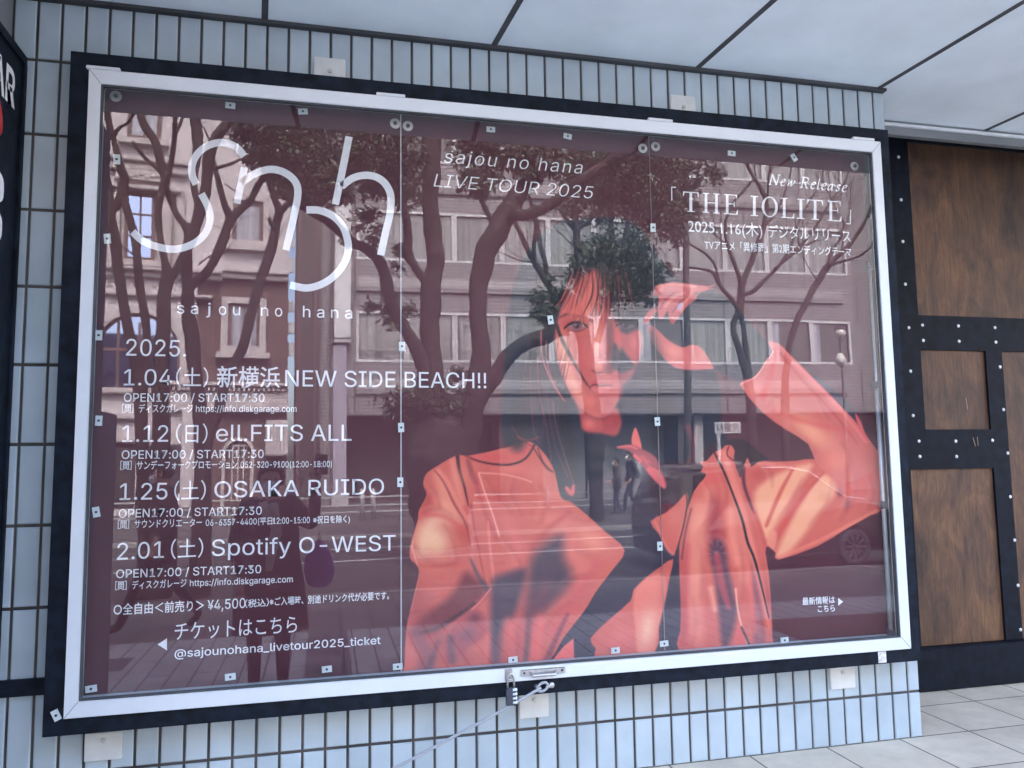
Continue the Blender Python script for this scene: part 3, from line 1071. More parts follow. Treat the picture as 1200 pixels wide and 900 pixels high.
brush([(548, 533), (575, 536), (600, 535), (618, 525)], 8, (214, 84, 80), 4, 0.7, CL)
brush([(590, 524), (606, 520), (624, 515)], [3, 2, 2], (60, 28, 38), 1.2, 0.8)
blob(693, 632, 26, 16, (238, 140, 112), 0.85, 35, CL)
blob(660, 612, 24, 18, PINK, 0.6, 30, CL)
brush([(625, 640), (645, 618), (668, 600)], [10, 6, 3], RED, 5, 0.6, CL)
fill([(626, 650), (640, 636), (658, 628), (661, 655), (670, 678), (652, 702), (635, 718), (616, 722), (619, 690), (621, 664)], (70, 52, 68), 11, 0.97, 3, CL)
fill([(577, 680), (592, 672), (616, 668), (610, 700), (602, 722), (592, 726), (587, 745), (585, 785), (577, 785), (575, 747), (575, 708)], (72, 54, 70), 7, 0.95, 3, CL)
fill([(545, 671), (556, 676), (570, 692), (558, 708), (540, 721), (510, 740), (485, 744), (494, 724), (520, 705), (535, 688)], (112, 38, 48), 7, 0.92, 3, CL)
brush([(556, 707), (540, 719), (512, 736), (492, 742)], [3, 5, 5, 3], (66, 22, 36), 2, 0.85, CL)
brush([(552, 656), (560, 674), (570, 690)], [2, 5, 7], (78, 50, 66), 2.5, 0.8, CL)
fill([(528, 738), (553, 714), (568, 722), (568, 745), (548, 760), (530, 778), (523, 770)], (176, 76, 80), 3, 0.8, 3, CL)
blob(556, 724, 10, 8, (104, 42, 56), 0.8, 0, CL)
brush([(528, 748), (530, 775)], [8, 6], (84, 68, 84), 4, 0.85, CL)
blob(548, 744, 14, 12, (122, 76, 88), 0.7, -30, CL)
brush([(486, 742), (500, 768), (498, 790)], [14, 18, 22], (130, 72, 84), 8, 0.7, CL)
brush([(513, 752), (503, 782)], [5, 7], (88, 60, 74), 4, 0.6, CL)
brush([(620, 720), (616, 780)], [6, 8], (92, 62, 76), 3, 0.8, CL)
brush([(575, 690), (562, 706), (553, 714)], 2, (232, 120, 110), 1, 0.8, CL)
brush([(572, 745), (570, 785)], [6, 5], (236, 108, 100), 3, 0.5, CL)
brush([(600, 735), (597, 780)], [10, 12], (238, 100, 92), 4, 0.7, CL)
brush([(633, 725), (625, 780)], [10, 14], (238, 104, 94), 4, 0.7, CL)
brush([(482, 640), (490, 668), (487, 690), (481, 715)], 1.8, (246, 170, 150), 0.9, 0.6, CL)
brush([(665, 720), (650, 752), (640, 775)], [3, 6, 8], (120, 54, 66), 3, 0.75, CL)
fill([(648, 773), (660, 758), (672, 748), (673, 772), (650, 776)], (232, 104, 96), 0.8, 1, 0)



def fold(pts, wd, al=0.5, clip=None, lift=(-2.0, -1.0)):
    """one cloth crease: a soft dark valley with a lit ridge beside it"""
    wd *= 1.4
    al *= 0.62
    brush(pts, [wd * .3, wd, wd * .3], (150, 56, 60), wd * 0.9, al, clip)
    brush([(x + lift[0] * wd * 0.6, y + lift[1] * wd * 0.6) for x, y in pts], [wd * .2, wd * .8, wd * .2], (240, 150, 124), wd * 0.8, al * 0.8, clip)


for pts_, w_, al_ in (([(503, 570), (512, 580), (516, 596)], 3, .4), ([(497, 600), (514, 596), (530, 604)], 3, .45), ([(486, 640), (498, 655), (514, 662), (534, 660)], 4, .5), ([(492, 672), (508, 684), (530, 686)], 3.5, .4),
                      ([(488, 692), (505, 700), (520, 698)], 3, .35), ([(520, 615), (530, 632), (536, 656)], 3, .35), ([(570, 560), (580, 580), (598, 600)], 3, .3), ([(604, 560), (600, 580), (612, 604)], 3, .3),
                      ([(560, 640), (572, 655), (590, 660)], 3, .4), ([(586, 628), (600, 645), (612, 664)], 3.5, .4), ([(634, 570), (640, 590), (634, 612)], 4, .35), ([(650, 590), (668, 604), (690, 612)], 3, .35),
                      ([(668, 640), (690, 650), (712, 646)], 4, .3), ([(660, 690), (676, 676), (694, 672)], 4, .3), ([(640, 735), (652, 718), (668, 706)], 4, .35), ([(480, 720), (492, 715), (506, 718)], 3, .4), ([(536, 760), (546, 775), (548, 788)], 4, .4), ([(605, 740), (608, 760), (604, 782)], 4, .35)):
    fold(pts_, w_, al_, CL)
brush([(482, 690), (498, 730), (536, 770)], [22, 34, 30], (142, 60, 64), 18, 0.45, CL)
brush([(640, 690), (612, 740), (590, 785)], [14, 30, 34], (168, 72, 72), 16, 0.4, CL)
blob(540, 560, 18, 26, (236, 138, 114), 0.45, 20, CL)
# ---- coat, right half
fill([(762, 611), (780, 601), (794, 589), (805, 577), (806, 592), (801, 620), (790, 651), (778, 637), (772, 625)], SAL, 0.8, 1, 2)
blob(790, 605, 10, 16, PINK, 0.6)
brush([(768, 612), (780, 640), (788, 650)], 3, (238, 130, 112), 1.5, 0.6)
fill([(789, 655), (774, 664), (758, 676), (742, 692), (739, 704), (714, 726), (692, 748), (698, 760), (702, 774), (766, 768), (772, 735), (780, 702), (785, 675)], SAL, 0.8, 1, 2)
CR2 = fill([(744, 690), (772, 672), (782, 690), (772, 735), (766, 768), (748, 768), (744, 735)], (236, 126, 106), 2.5, 0.8, 2)
blob(758, 738, 14, 30, CRM, 0.8, 10, CR2)
blob(730, 745, 25, 20, (232, 112, 102), 0.6, 0)
CR = fill([(813, 576), (825, 561), (827, 555), (821, 553), (824, 547), (820, 541), (828, 540), (837, 530), (846, 526), (850, 522), (857, 522), (861, 529), (860, 538), (867, 560), (870, 552), (876, 536), (880, 547), (887, 542), (896, 540), (910, 541), (933, 540), (953, 538), (975, 548), (1000, 530), (1033, 533), (1038, 560), (1034, 596), (1020, 604), (988, 622), (958, 640), (912, 656), (909, 648), (900, 640), (897, 647), (901, 672), (904, 715), (905, 746), (902, 756), (860, 760), (797, 765), (797, 740), (798, 720), (797, 688), (796, 658), (797, 632), (802, 610)], SAL, 0.8, 1, 2)
# upper body and sleeve light
fill([(884, 578), (903, 560), (930, 548), (952, 545), (930, 580), (908, 618), (897, 632), (889, 612)], (244, 170, 128), 5, 0.9, 3, CR)
fill([(962, 556), (980, 574), (960, 602), (930, 642), (914, 653), (911, 646), (930, 606)], (244, 172, 130), 5, 0.9, 3, CR)
brush([(930, 548), (914, 578), (898, 616)], [3, 5, 4], (206, 82, 72), 2.0, 0.85, CR)
brush([(968, 550), (942, 580), (922, 610), (903, 642)], [3, 5, 6, 4], (204, 78, 70), 2.2, 0.9, CR)
fill([(898, 636), (904, 622), (911, 626), (906, 646)], (240, 150, 118), 2, 0.7, 2, CR)
blob(1012, 570, 26, 24, (216, 72, 72), 0.75, 0, CR)
blob(888, 556, 12, 10, RED, 0.6, 0, CR)
brush([(1018, 530), (1004, 545), (996, 562)], [10, 10, 4], (128, 58, 70), 6, 0.7, CR)
blob(984, 578, 4, 7, (124, 60, 70), 0.7, 0, CR)
blob(993, 590, 4, 9, (124, 60, 70), 0.7, 10, CR)
brush([(1030, 597), (990, 618), (955, 636), (915, 652)], 4, (238, 128, 104), 2, 0.7, CR)
# lapel panel
blob(818, 612, 10, 20, (242, 150, 122), 0.8, 15, CR)
blob(835, 560, 16, 14, (220, 86, 80), 0.6, 0, CR)
brush([(838, 590), (836, 622), (840, 652)], [8, 18, 16], (150, 50, 60), 11, 0.85, CR)
brush([(818, 590), (812, 630), (812, 680), (816, 740)], [8, 16, 14, 14], (232, 134, 112), 8, 0.6, CR)
brush([(806, 640), (803, 700), (804, 755)], [6, 8, 8], (198, 78, 78), 5, 0.5, CR)
brush([(856, 600), (858, 630), (864, 660)], [10, 10, 8], (242, 140, 116), 5, 0.8, CR)
fill([(832, 640), (846, 634), (853, 663), (860, 697), (864, 716), (856, 750), (848, 762), (845, 747), (842, 720), (838, 680)], (86, 54, 70), 5, 0.95, 3, CR)
brush([(840, 650), (846, 685), (854, 712)], [7, 9, 5], (184, 70, 76), 3, 0.85, CR)
fill([(858, 760), (866, 730), (874, 745), (878, 760)], (226, 96, 88), 1.5, 0.8, 0, CR)
brush([(833, 690), (838, 715)], [6, 4], (246, 165, 135), 4, 0.75, CR)
brush([(862, 690), (866, 722), (876, 754)], 2.2, (247, 175, 145), 1, 0.85, CR)
brush([(869, 735), (880, 760)], 2.5, (52, 32, 46), 1, 0.9, CR)
brush([(882, 655), (887, 700), (890, 752)], [4, 9, 14], (138, 78, 90), 4, 0.75, CR)
brush([(876, 660), (880, 700), (886, 740)], [5, 5, 3], (236, 100, 90), 3, 0.6, CR)
brush([(830, 575), (822, 620), (816, 690), (818, 750)], [10, 16, 12, 10], (240, 150, 122), 10, 0.5, CR)
brush([(858, 570), (868, 620), (874, 680)], [8, 12, 10], (240, 146, 118), 7, 0.45, CR)
brush([(802, 600), (800, 680), (799, 755)], [6, 9, 8], (176, 66, 70), 6, 0.45, CR)
# scarf strip with black edge
brush([(848, 531), (858, 560), (870, 600), (880, 640), (892, 690), (902, 735)], [8, 9, 9, 9, 6, 3], (238, 132, 112), 3, 0.75, CR)
brush([(837, 530), (848, 552), (860, 582), (870, 610), (876, 635), (884, 655), (892, 685), (901, 724)], [2, 2.6, 2.4, 3, 3.2, 3, 2.4, 1.5], (34, 18, 30), 0.7, 1)
brush([(871, 548), (872, 568), (880, 592), (884, 602)], [5, 4, 3, 1], (82, 36, 52), 1.5, 0.9, CR)
blob(900, 700, 3, 30, (160, 70, 76), .5, -8, CR)
brush([(884, 600), (893, 625), (898, 645)], [4, 5, 3], (196, 72, 70), 2, 0.7, CR)
brush([(854, 523), (852, 533), (860, 540)], 1.5, (70, 26, 36), 0.8, 0.9)
brush([(804, 578), (805, 592), (800, 620), (792, 648)], 1.6, (46, 22, 36), 0.8, 0.9)
brush([(810, 596), (803, 625), (799, 655)], 2, (90, 36, 46), 1.2, 0.7, CR)
# forearm
FA = fill([(867, 450), (880, 444), (890, 435), (898, 422), (905, 412), (900, 401), (912, 402), (926, 416), (960, 450), (1000, 491), (1023, 521), (1034, 540), (1015, 556), (990, 566), (965, 552), (955, 540), (947, 520), (922, 504), (892, 482)], (208, 102, 90), 0.8, 1, 2)
blob(950, 505, 40, 15, (244, 160, 122), 0.9, 40, FA)
blob(978, 540, 18, 16, (238, 128, 104), 0.7, 0, FA)
blob(884, 455, 12, 18, (236, 128, 116), 0.7, -40, FA)
brush([(910, 408), (904, 435), (894, 465)], [3, 6, 8], (212, 78, 74), 3, 0.75, FA)
brush([(916, 408), (946, 440), (985, 480), (1015, 518)], [3, 4, 4, 3], (238, 118, 112), 2, 0.8, FA)
brush([(914, 414), (940, 445), (975, 482), (1005, 520)], [2, 3, 3, 1], (190, 66, 68), 2, 0.7, FA)
brush([(900, 478), (930, 490), (970, 500), (1000, 505)], [3, 5, 5, 2], (216, 84, 78), 4, 0.6, FA)
brush([(868, 450), (886, 441), (897, 424), (906, 412)], 1.6, (248, 160, 146), 0.8, 0.9, FA)
fill([(1002, 485), (1008, 492), (1014, 508), (1020, 518), (1008, 504)], (224, 90, 86), 1.0)
for pts_, w_, al_ in (([(906, 462), (925, 478), (944, 484)], 3, .4), ([(925, 500), (944, 515), (956, 530)], 3, .35), ([(960, 470), (972, 492), (990, 505)], 3, .35), ([(985, 520), (996, 534), (994, 550)], 3.5, .4)):
    fold(pts_, w_, al_, FA)
for pts_, w_, al_ in (([(895, 546), (904, 556), (905, 570)], 3, .4), ([(940, 560), (928, 585), (912, 606)], 2.5, .35), ([(975, 565), (968, 590), (948, 615)], 3, .35), ([(1005, 560), (1000, 585), (985, 610)], 4, .4), ([(1020, 560), (1024, 578), (1018, 596)], 3, .4),
                      ([(826, 566), (834, 580), (832, 600)], 3, .4), ([(845, 556), (852, 575), (850, 596)], 3, .35), ([(820, 640), (824, 670), (822, 700)], 4, .35), ([(812, 700), (816, 730), (812, 755)], 4, .35), ([(868, 640), (872, 670), (870, 700)], 3, .35), ([(884, 690), (892, 720), (896, 748)], 3, .4)):
    fold(pts_, w_, al_, CR)
# ---- raised hand
SKH = (208, 100, 94)
fill([(800, 407), (810, 404), (822, 408), (836, 430), (828, 433), (800, 433), (784, 426), (770, 410), (762, 398), (758, 386), (762, 381), (770, 386), (784, 399)], SKH, 0.9, 1, 3)
blob(790, 412, 16, 10, (240, 136, 118), 0.8, 30)
fill([(836, 338), (812, 337), (800, 334), (786, 333), (764, 336), (755, 343), (753, 350), (760, 349), (769, 346), (772, 352), (770, 364), (773, 372), (778, 370), (782, 364), (784, 374), (789, 378), (795, 370), (803, 357), (813, 344)], (188, 84, 82), 1.2, 1, 3)
brush([(766, 364), (760, 371), (757, 378)], [7, 8, 5], (196, 88, 86), 1.0)
brush([(812, 348), (801, 357), (794, 367), (788, 377)], [9, 9, 8, 5], (190, 82, 82), 1.0)
brush([(809, 345), (803, 354), (797, 364)], [3, 4, 3], (226, 126, 114), 1.6, 0.8)
brush([(808, 343), (790, 350), (779, 360), (775, 371)], [8, 10, 9, 6], (198, 90, 88), 1.0)
brush([(802, 343), (789, 349), (780, 359)], [3, 4, 3], (230, 132, 118), 1.6, 0.8)
brush([(826, 338), (806, 337), (786, 336), (768, 340), (753, 350)], [6, 9, 10, 9, 5], (204, 96, 92), 1.0)
brush([(815, 336), (790, 333), (768, 337)], [3, 4, 3], (234, 140, 124), 1.5, 0.8)
brush([(790, 343), (779, 352), (774, 362)], 1.3, (120, 44, 54), 0.9, 0.8)
brush([(806, 348), (796, 355), (788, 366)], 1.3, (120, 44, 54), 0.9, 0.8)
brush([(775, 344), (764, 347), (757, 352)], 1.2, (130, 48, 56), 0.8, 0.7)
brush([(838, 334), (826, 338), (816, 346)], [1, 4, 2], (200, 92, 84), 1.2, 0.7)
fill([(795, 357), (801, 355), (800, 362), (794, 363)], (188, 150, 170), 0.8)
brush([(812, 340), (806, 350), (798, 366)], 2, (238, 110, 80), 1, 0.7)

# ---- face and neck
SK, SKL, SKD = (202, 90, 82), (240, 152, 118), (150, 50, 56)
NK = fill([(676, 468), (690, 484), (706, 490), (722, 478), (728, 492), (727, 502), (721, 511), (704, 508), (684, 505), (680, 490)], (178, 68, 66), 3.0, 1, 3)
blob(690, 497, 10, 8, (230, 112, 98), 0.8, 0, NK)
blob(722, 496, 5, 8, SKD, 0.5, 0, NK)
FC = fill([(653, 376), (660, 354), (674, 334), (690, 316), (702, 316), (714, 330), (722, 356), (726, 380), (728, 404), (724, 430), (726, 452), (724, 470), (718, 482), (708, 490), (694, 489), (682, 480), (670, 464), (660, 444), (653, 420), (650, 400)], SK, 2.4, 1, 4)
fill([(720, 386), (734, 391), (748, 386), (754, 396), (752, 412), (746, 428), (738, 421), (729, 409), (721, 399)], (204, 82, 80), 3.5, 0.9, 3)
fill([(716, 437), (730, 436), (744, 431), (742, 441), (732, 451), (728, 466), (721, 470), (716, 455)], (196, 76, 76), 4, 0.7, 3)
blob(743, 402, 7, 12, (226, 110, 100), 0.6, 0)
blob(661, 412, 9, 34, SKL, 0.85, -14, FC)
blob(672, 450, 9, 26, SKL, 0.75, -28, FC)
blob(690, 350, 15, 22, (230, 116, 96), 0.8, 0, FC)
blob(701, 404, 7, 28, (240, 146, 120), 0.9, 0, FC)
blob(681, 412, 10, 22, (204, 84, 78), 0.35, 0, FC)
blob(702, 428, 7, 6, (242, 150, 126), 0.75, 0, FC)
blob(690, 470, 12, 10, (228, 114, 96), 0.8, -20, FC)
blob(712, 470, 7, 12, (184, 64, 66), 0.55, 0, FC)
fill([(711, 376), (718, 379), (719, 402), (721, 430), (714, 438), (709, 432), (712, 408)], (84, 32, 40), 4.0, 0.7, 3)
fill([(719, 402), (728, 413), (740, 428), (736, 433), (723, 434), (717, 428)], NAVY, 3, 0.85, 3)
brush([(694, 434), (700, 437), (710, 435)], [2, 3, 2.5], (120, 40, 46), 1.6, 0.7)
brush([(691, 453), (698, 450.5), (704, 452), (717, 451)], [1.2, 2.0, 2.2, 1.2], (104, 34, 42), 1.0, 0.9)
brush([(693, 449.5), (699, 447.5), (704, 449), (712, 448.5)], [1.5, 3, 3, 1.5], (190, 66, 70), 1.6, 0.8)
brush([(695, 456), (703, 458), (712, 456)], [3, 5, 3], (222, 104, 102), 2.0, 0.85)
blob(704, 465, 9, 3, (176, 62, 64), 0.55)
brush([(680, 480), (694, 489), (708, 491), (718, 484)], [1.5, 2.5, 2.5, 1.5], (140, 48, 54), 2.0, 0.7)
# eyes and brows
brush([(656, 372), (664, 368.5), (674, 369), (685, 372)], [1.2, 3.0, 3.0, 1.2], (84, 32, 38), 1.3, 0.85)
blob(674, 381, 15, 7, SKD, 0.8)
fill([(664, 383), (669, 379), (677, 378), (684, 381), (686, 384), (677, 387), (669, 386)], (150, 116, 122), 0.9, 0.6, 3)
blob(676, 382.2, 4.2, 4.2, (30, 18, 26), 0.95)
blob(674.8, 380.8, 1.2, 1.2, (225, 205, 205), 0.8)
brush([(661, 385), (668, 379.5), (677, 377.5), (685, 380.5), (689, 384)], [1.2, 2.4, 2.6, 2.2, 1.0], (20, 12, 18), 0.9, 0.95)
brush([(666, 387), (677, 388.5), (686, 385)], [0.8, 1.3, 0.8], (96, 36, 44), 0.9, 0.7)
blob(733, 381, 13, 6, (96, 44, 56), 0.8)
fill([(724, 382), (730, 378.5), (738, 378.5), (744, 382), (736, 385.5), (729, 385)], (120, 100, 112), 0.9, 0.5, 3)
blob(733, 381.6, 4.0, 4.0, (20, 16, 24), 0.95)
blob(730.6, 380.2, 1.2, 1.2, (230, 222, 226), 0.9)
brush([(722, 382), (730, 377.8), (738, 377.5), (746, 382)], [1.4, 2.4, 2.2, 1.0], (18, 12, 18), 0.9, 0.9)
brush([(721, 371), (731, 367.5), (745, 371)], [1.6, 2.6, 1.0], (40, 24, 34), 1.2, 0.8)
# other hand at the collar
fill([(744, 501), (748, 508), (752, 526), (742, 523), (740, 514)], (236, 112, 100), 0.9, 1, 3)
fill([(723, 524), (740, 521), (752, 526), (764, 532), (771, 540), (775, 552), (781, 566), (779, 573), (771, 566), (764, 558), (754, 548), (746, 540), (738, 529)], (176, 74, 80), 1.6, 0.95, 3)
fill([(757, 550), (769, 548), (777, 560), (779, 572), (770, 566)], (228, 96, 94), 1.4, 0.9, 3)
brush([(724, 524), (738, 523), (746, 526)], [2, 3, 2], (232, 106, 100), 1, 0.9)
brush([(744, 534), (750, 540)], 4, (232, 106, 100), 1.2, 0.9)
brush([(752, 536), (762, 545)], 5, (214, 90, 92), 2, 0.8)
brush([(760, 543), (772, 550)], 1.2, (120, 44, 56), 0.8, 0.8)
brush([(664, 572), (670, 578), (672, 569)], [4, 6, 3], (222, 90, 88), 1.2, 0.9)
# lengths of hair beside the face
brush([(634, 372), (630, 420), (618, 470), (606, 520)], [16, 22, 24, 16], DK, 8, 0.85)
brush([(652, 440), (660, 480), (668, 520), (672, 560)], [8, 12, 12, 6], DK, 5, 0.8)
brush([(760, 392), (768, 430), (776, 480), (770, 520)], [12, 20, 24, 14], DK, 9, 0.7)
for i in range(26):
    x_ = 608 + i * 1.9 + random.uniform(-1, 1)
    brush([(x_ + 14, 380 + random.uniform(0, 40)), (x_ + 6, 450), (x_ + random.uniform(-3, 6), 500 + random.uniform(-10, 30))], [0.4, 1.0, 0.4], random.choice([(70, 34, 44), (46, 44, 62), (96, 44, 50), (14, 12, 20)]), 0.7, 0.55)
# fringe and loose strands
HR = (26, 16, 26)
fill([(626, 336), (646, 300), (686, 284), (738, 288), (768, 318), (764, 346), (750, 372), (730, 381), (717, 368), (713, 344), (702, 322), (688, 320), (672, 338), (658, 358), (648, 384), (634, 392), (620, 364)], DK, 5, 0.95, 3)
for i in range(70):
    t_ = i / 69.0
    x0 = 668 + 62 * t_ + random.uniform(-1, 1)
    x1 = 650 + 96 * t_ + random.uniform(-2, 2)
    y1 = 366 + 10 * math.sin(math.pi * t_) + random.uniform(-8, 6)
    lit = t_ < 0.42
    tone = random.choice([(204, 84, 74), (170, 60, 58), (36, 18, 26), (226, 110, 92), (60, 24, 32)] if lit else [(120, 44, 50), (34, 18, 26), (34, 18, 26), (168, 60, 60), (24, 14, 22)])
    brush([(x0 + 4, 312), (x0 * .75 + x1 * .25 + 3, 330), (x0 * .35 + x1 * .65 + 1, 350), (x1, y1)], [0.5, 1.2, 1.1, 0.3], tone, 0.7, 0.62)
brush([(648, 322), (690, 306), (742, 312)], 16, DK, 9, 0.9)
fill([(694, 322), (699, 316), (701, 340), (698, 360), (690, 371), (676, 371), (665, 369), (676, 358), (687, 342)], (222, 104, 88), 3.0, 0.75, 3)
for p_ in ([(698, 316), (701, 345), (692, 372)], [(694, 320), (694, 345), (682, 371)], [(705, 320), (707, 345), (702, 373)], [(712, 325), (716, 350), (713, 376)], [(720, 325), (724, 350), (720, 378)], [(728, 322), (733, 350), (730, 376)]):
    brush(p_, [1.2, 2.0, 0.5], (34, 16, 24), 0.9, 0.8)
brush([(652, 380), (660, 402), (674, 428), (688, 452)], [4, 3.5, 2.5, 1], (44, 18, 28), 0.9, 0.95)
brush([(658, 392), (668, 414), (680, 436), (692, 456)], [1, 1.6, 1.2, 0.8], (62, 24, 32), 0.8, 0.85)
for p_, c_, w_ in (([(634, 388), (636, 420), (648, 450), (662, 470)], (214, 96, 96), 1.4), ([(640, 400), (642, 430), (652, 455), (660, 468)], (196, 84, 86), 1.2), ([(630, 420), (632, 460), (640, 500), (646, 540)], (130, 52, 60), 1.2),
                   ([(622, 430), (622, 470), (626, 505), (632, 520)], (120, 50, 60), 1.0), ([(648, 470), (652, 500), (662, 535), (672, 566)], (150, 60, 64), 1.0), ([(640, 460), (650, 520), (666, 560)], (120, 46, 54), 1.0),
                   ([(660, 470), (662, 500), (668, 530)], (44, 24, 34), 2.5), ([(630, 525), (636, 540), (646, 552)], (50, 22, 32), 1.2), ([(626, 526), (640, 548), (648, 553)], (60, 24, 34), 1.5), ([(600, 500), (612, 516), (626, 524)], (110, 46, 54), 1.2), ([(606, 512), (620, 516), (632, 512)], (150, 62, 66), 1.0)):
    brush(p_, w_, c_, 0.8, 0.85)
IMG += rng.normal(0, 1.6, (len(IMG), 1))
np.clip(IMG, 0, 255, IMG)
LIN = lin(IMG)
me = bpy.data.meshes.new("portrait")
vv = np.stack([GX, np.full_like(GX, YP), GZ], -1).reshape(-1, 3)
ii = np.arange(NX * NZ).reshape(NZ, NX)
quads = np.stack([ii[:-1, :-1], ii[:-1, 1:], ii[1:, 1:], ii[1:, :-1]], -1).reshape(-1, 4)
me.vertices.add(len(vv))
me.vertices.foreach_set("co", vv.ravel())
me.loops.add(quads.size)
me.loops.foreach_set("vertex_index", quads.ravel().astype(np.int32))
me.polygons.add(len(quads))
me.polygons.foreach_set("loop_start", np.arange(0, quads.size, 4, dtype=np.int32))
me.update(calc_edges=True)
ca = me.color_attributes.new("ink", 'FLOAT_COLOR', 'POINT')
ca.data.foreach_set("color", np.concatenate([LIN, np.ones((len(LIN), 1))], 1).astype(np.float32).ravel())
me.materials.append(attr_mat("portrait print", "ink"))
po = bpy.data.objects.new("portrait", me)
COL.objects.link(po)
po.parent = poster

# --- lettering: one part per printed line
B1, B0 = 0.010, 0.004


def line(name, *bits):
    g = MB()
    for b_ in bits:
        kw = b_[-1] if isinstance(b_[-1], dict) else {}
        text_into(g, *(b_[:-1] if kw else b_), **kw)
    return g.build(name, MT['ink'], poster, recalc=False)


O1, O0 = dict(offset=B1), dict(offset=B0)
line("year_heading", ("2025.", 147.7, 416.7, 218, 418, 19.5))
line("tour_date", ("1.04", 145, 451.7, 201, 451.5, 19), ("（土）", 206, 451.5, 244, 451.5, 17), ("新横浜", 254, 452, 328, 452.3, 18.5, O1), ("NEW SIDE BEACH!!", 334, 452.6, 570, 455, 19.0))
line("tour_date", ("1.12", 143, 518, 197, 517.6, 19.5), ("（日）", 206, 517.5, 243, 517.3, 17), ("ell.FITS ALL", 253, 517.2, 412, 516.5, 19.5))
line("tour_date", ("1.25", 140, 586, 196, 585, 19.5), ("（土）", 204, 584.5, 241, 583.5, 17), ("OSAKA RUIDO", 251, 583.3, 450, 579, 19.0))
line("tour_date", ("2.01", 137, 656, 192, 653.5, 19.5), ("（土）", 200, 653, 238, 651, 17), ("Spotify O-WEST", 248, 651.5, 463.5, 645, 19.0))
for (xl, bl, xr, br) in ((145, 470.7, 310, 470.9), (142.5, 537.7, 309, 536.5), (139, 606.7, 306.7, 603), (136, 677.5, 306, 671.5)):
    line("opening_time", ("OPEN17:00 / START17:30", xl, bl, xr, br, 9.8, O0))
line("contact_line", ("［問］ディスクガレージ", 143, 482.8, 226, 482.7, 7.6, O1), ("https://info.diskgarage.com", 229.5, 482.7, 347.5, 482.6, 7.4, O0))
line("contact_line", ("［問］サンデーフォークプロモーション", 141, 549.6, 278, 548.2, 7.6, O1), ("052-320-9100(12:00-18:00)", 282, 548.2, 389, 547.2, 7.2, O0))
line("contact_line", ("［問］サウンドクリエーター", 138, 618.8, 236.5, 616.2, 7.6, O1), ("06-6357-4400(", 241, 616.2, 304, 614.4, 7.2, O0), ("平日", 304.5, 614.4, 319, 614.0, 6.6, O1), ("12:00-15:00", 319.8, 614.0, 363, 612.9, 7.2, O0), ("※祝日を除く)", 367, 612.8, 410, 611.6, 6.6, O1))
line("contact_line", ("［問］ディスクガレージ", 135, 690.6, 218.5, 687.2, 7.6, O1), ("https://info.diskgarage.com", 222.5, 687, 343, 682.2, 7.4, O0))
line("price_line", ("○全自由＜前売り＞", 133, 720, 239, 714.5, 9.8, O1), ("¥4,500", 243, 715.0, 287.5, 712.2, 11.5, O0), ("（税込）", 287, 711.5, 315, 709.5, 7.0, O1), ("※ご入場時、別途ドリンク代が必要です。", 316, 709.2, 456, 701.5, 7.2, O1))
line("ticket_heading", ("チケットはこちら", 204.5, 749, 348, 740, 16.0))
line("ticket_account", ("@sajounohana_livetour2025_ticket", 204.5, 770.6, 446, 754.5, 9.4, dict(offset=0.006)))
g = MB()
poly_into(g, [(184.8, 755.3), (195.6, 748.0), (195.6, 762.2)])
g.build("pointer", MT['ink'], poster, recalc=False)
line("news_note", ("最新情報は", 940.5, 708.5, 978.5, 706.2, 6.6, O1))
line("news_note", ("こちら", 958.5, 717.0, 978.5, 715.8, 6.2, O1))
g = MB()
poly_into(g, [(982.3, 700.8), (988, 705.2), (982.3, 709.8)])
g.build("pointer", MT['ink'], poster, recalc=False)
line("band_name", ("sajou no hana", 520.5, 190.5, 683, 203.8, 15.5, dict(shear=0.22, offset=-0.006, spacing=1.12)))
line("tour_name", ("LIVE TOUR 2025", 508, 218.5, 696, 233, 15.2, dict(shear=0.22, offset=-0.008)))
# logo
g = MB()
for pts in ([(286, 183), (276, 172), (260, 167), (243, 171), (231, 181), (225, 194), (225.5, 206), (230, 216)],
            [(236, 227), (244, 243), (246, 258), (240, 274), (226, 286), (205, 292), (184, 289), (167, 282), (155.5, 271.5)],
            [(286.5, 196), (282, 217), (277.5, 238.5)],
            [(283, 214), (298, 204), (316, 198.5), (333, 202), (346, 213), (349, 228), (344, 255), (335, 293)],
            [(359, 246), (374, 246.5), (390, 253), (401.5, 265), (407, 280), (408, 294), (403, 309), (392, 323), (377, 333), (359, 337.5), (340, 334)],
            [(409, 160), (402, 196), (393, 239.5)],
            [(400, 218.5), (413, 209), (427, 205.5), (441, 207.5), (452, 216), (458, 230), (457, 250), (452, 272), (446, 299)]):
    stroke_into(g, pts, 8.5)
# every stroke a hair in front of the one before, so crossings stay clean
g.build("band_logo", MT['ink'], poster, recalc=False)
vmesh = poster.children[-1].data
bmx = bmesh.new()
bmx.from_mesh(vmesh)
bmx.verts.ensure_lookup_table()
seen = set()
lvl = 0
for v in bmx.verts:
    if v.index in seen:
        continue
    st_ = [v]
    while st_:
        q = st_.pop()
        if q.index in seen:
            continue
        seen.add(q.index)
        q.co.y -= 0.0004 * lvl
        st_ += [e.other_vert(q) for e in q.link_edges]
    lvl += 1
bmx.to_mesh(vmesh)
bmx.free()
g = MB()
for k, ch in enumerate("sajou no hana"):
    if ch == ' ':
        continue
    xc = 211.5 + k * (408.5 - 211.5) / 12
    wch = 4.3 if ch != 'j' else 2.4
    text_into(g, ch, xc - wch, 367.2 + k * 0.48, xc + wch, 367.6 + k * 0.48, 13.2)
g.build("logo_caption", MT['ink'], poster, recalc=False)
# serif title, letter by letter
g = MB()
TY = lambda x: 247.6 + (x - 800) * (259.7 - 247.6) / 187.0


def cap_pts(x, v):
    return (x, TY(x) - v)


CH = 23.4


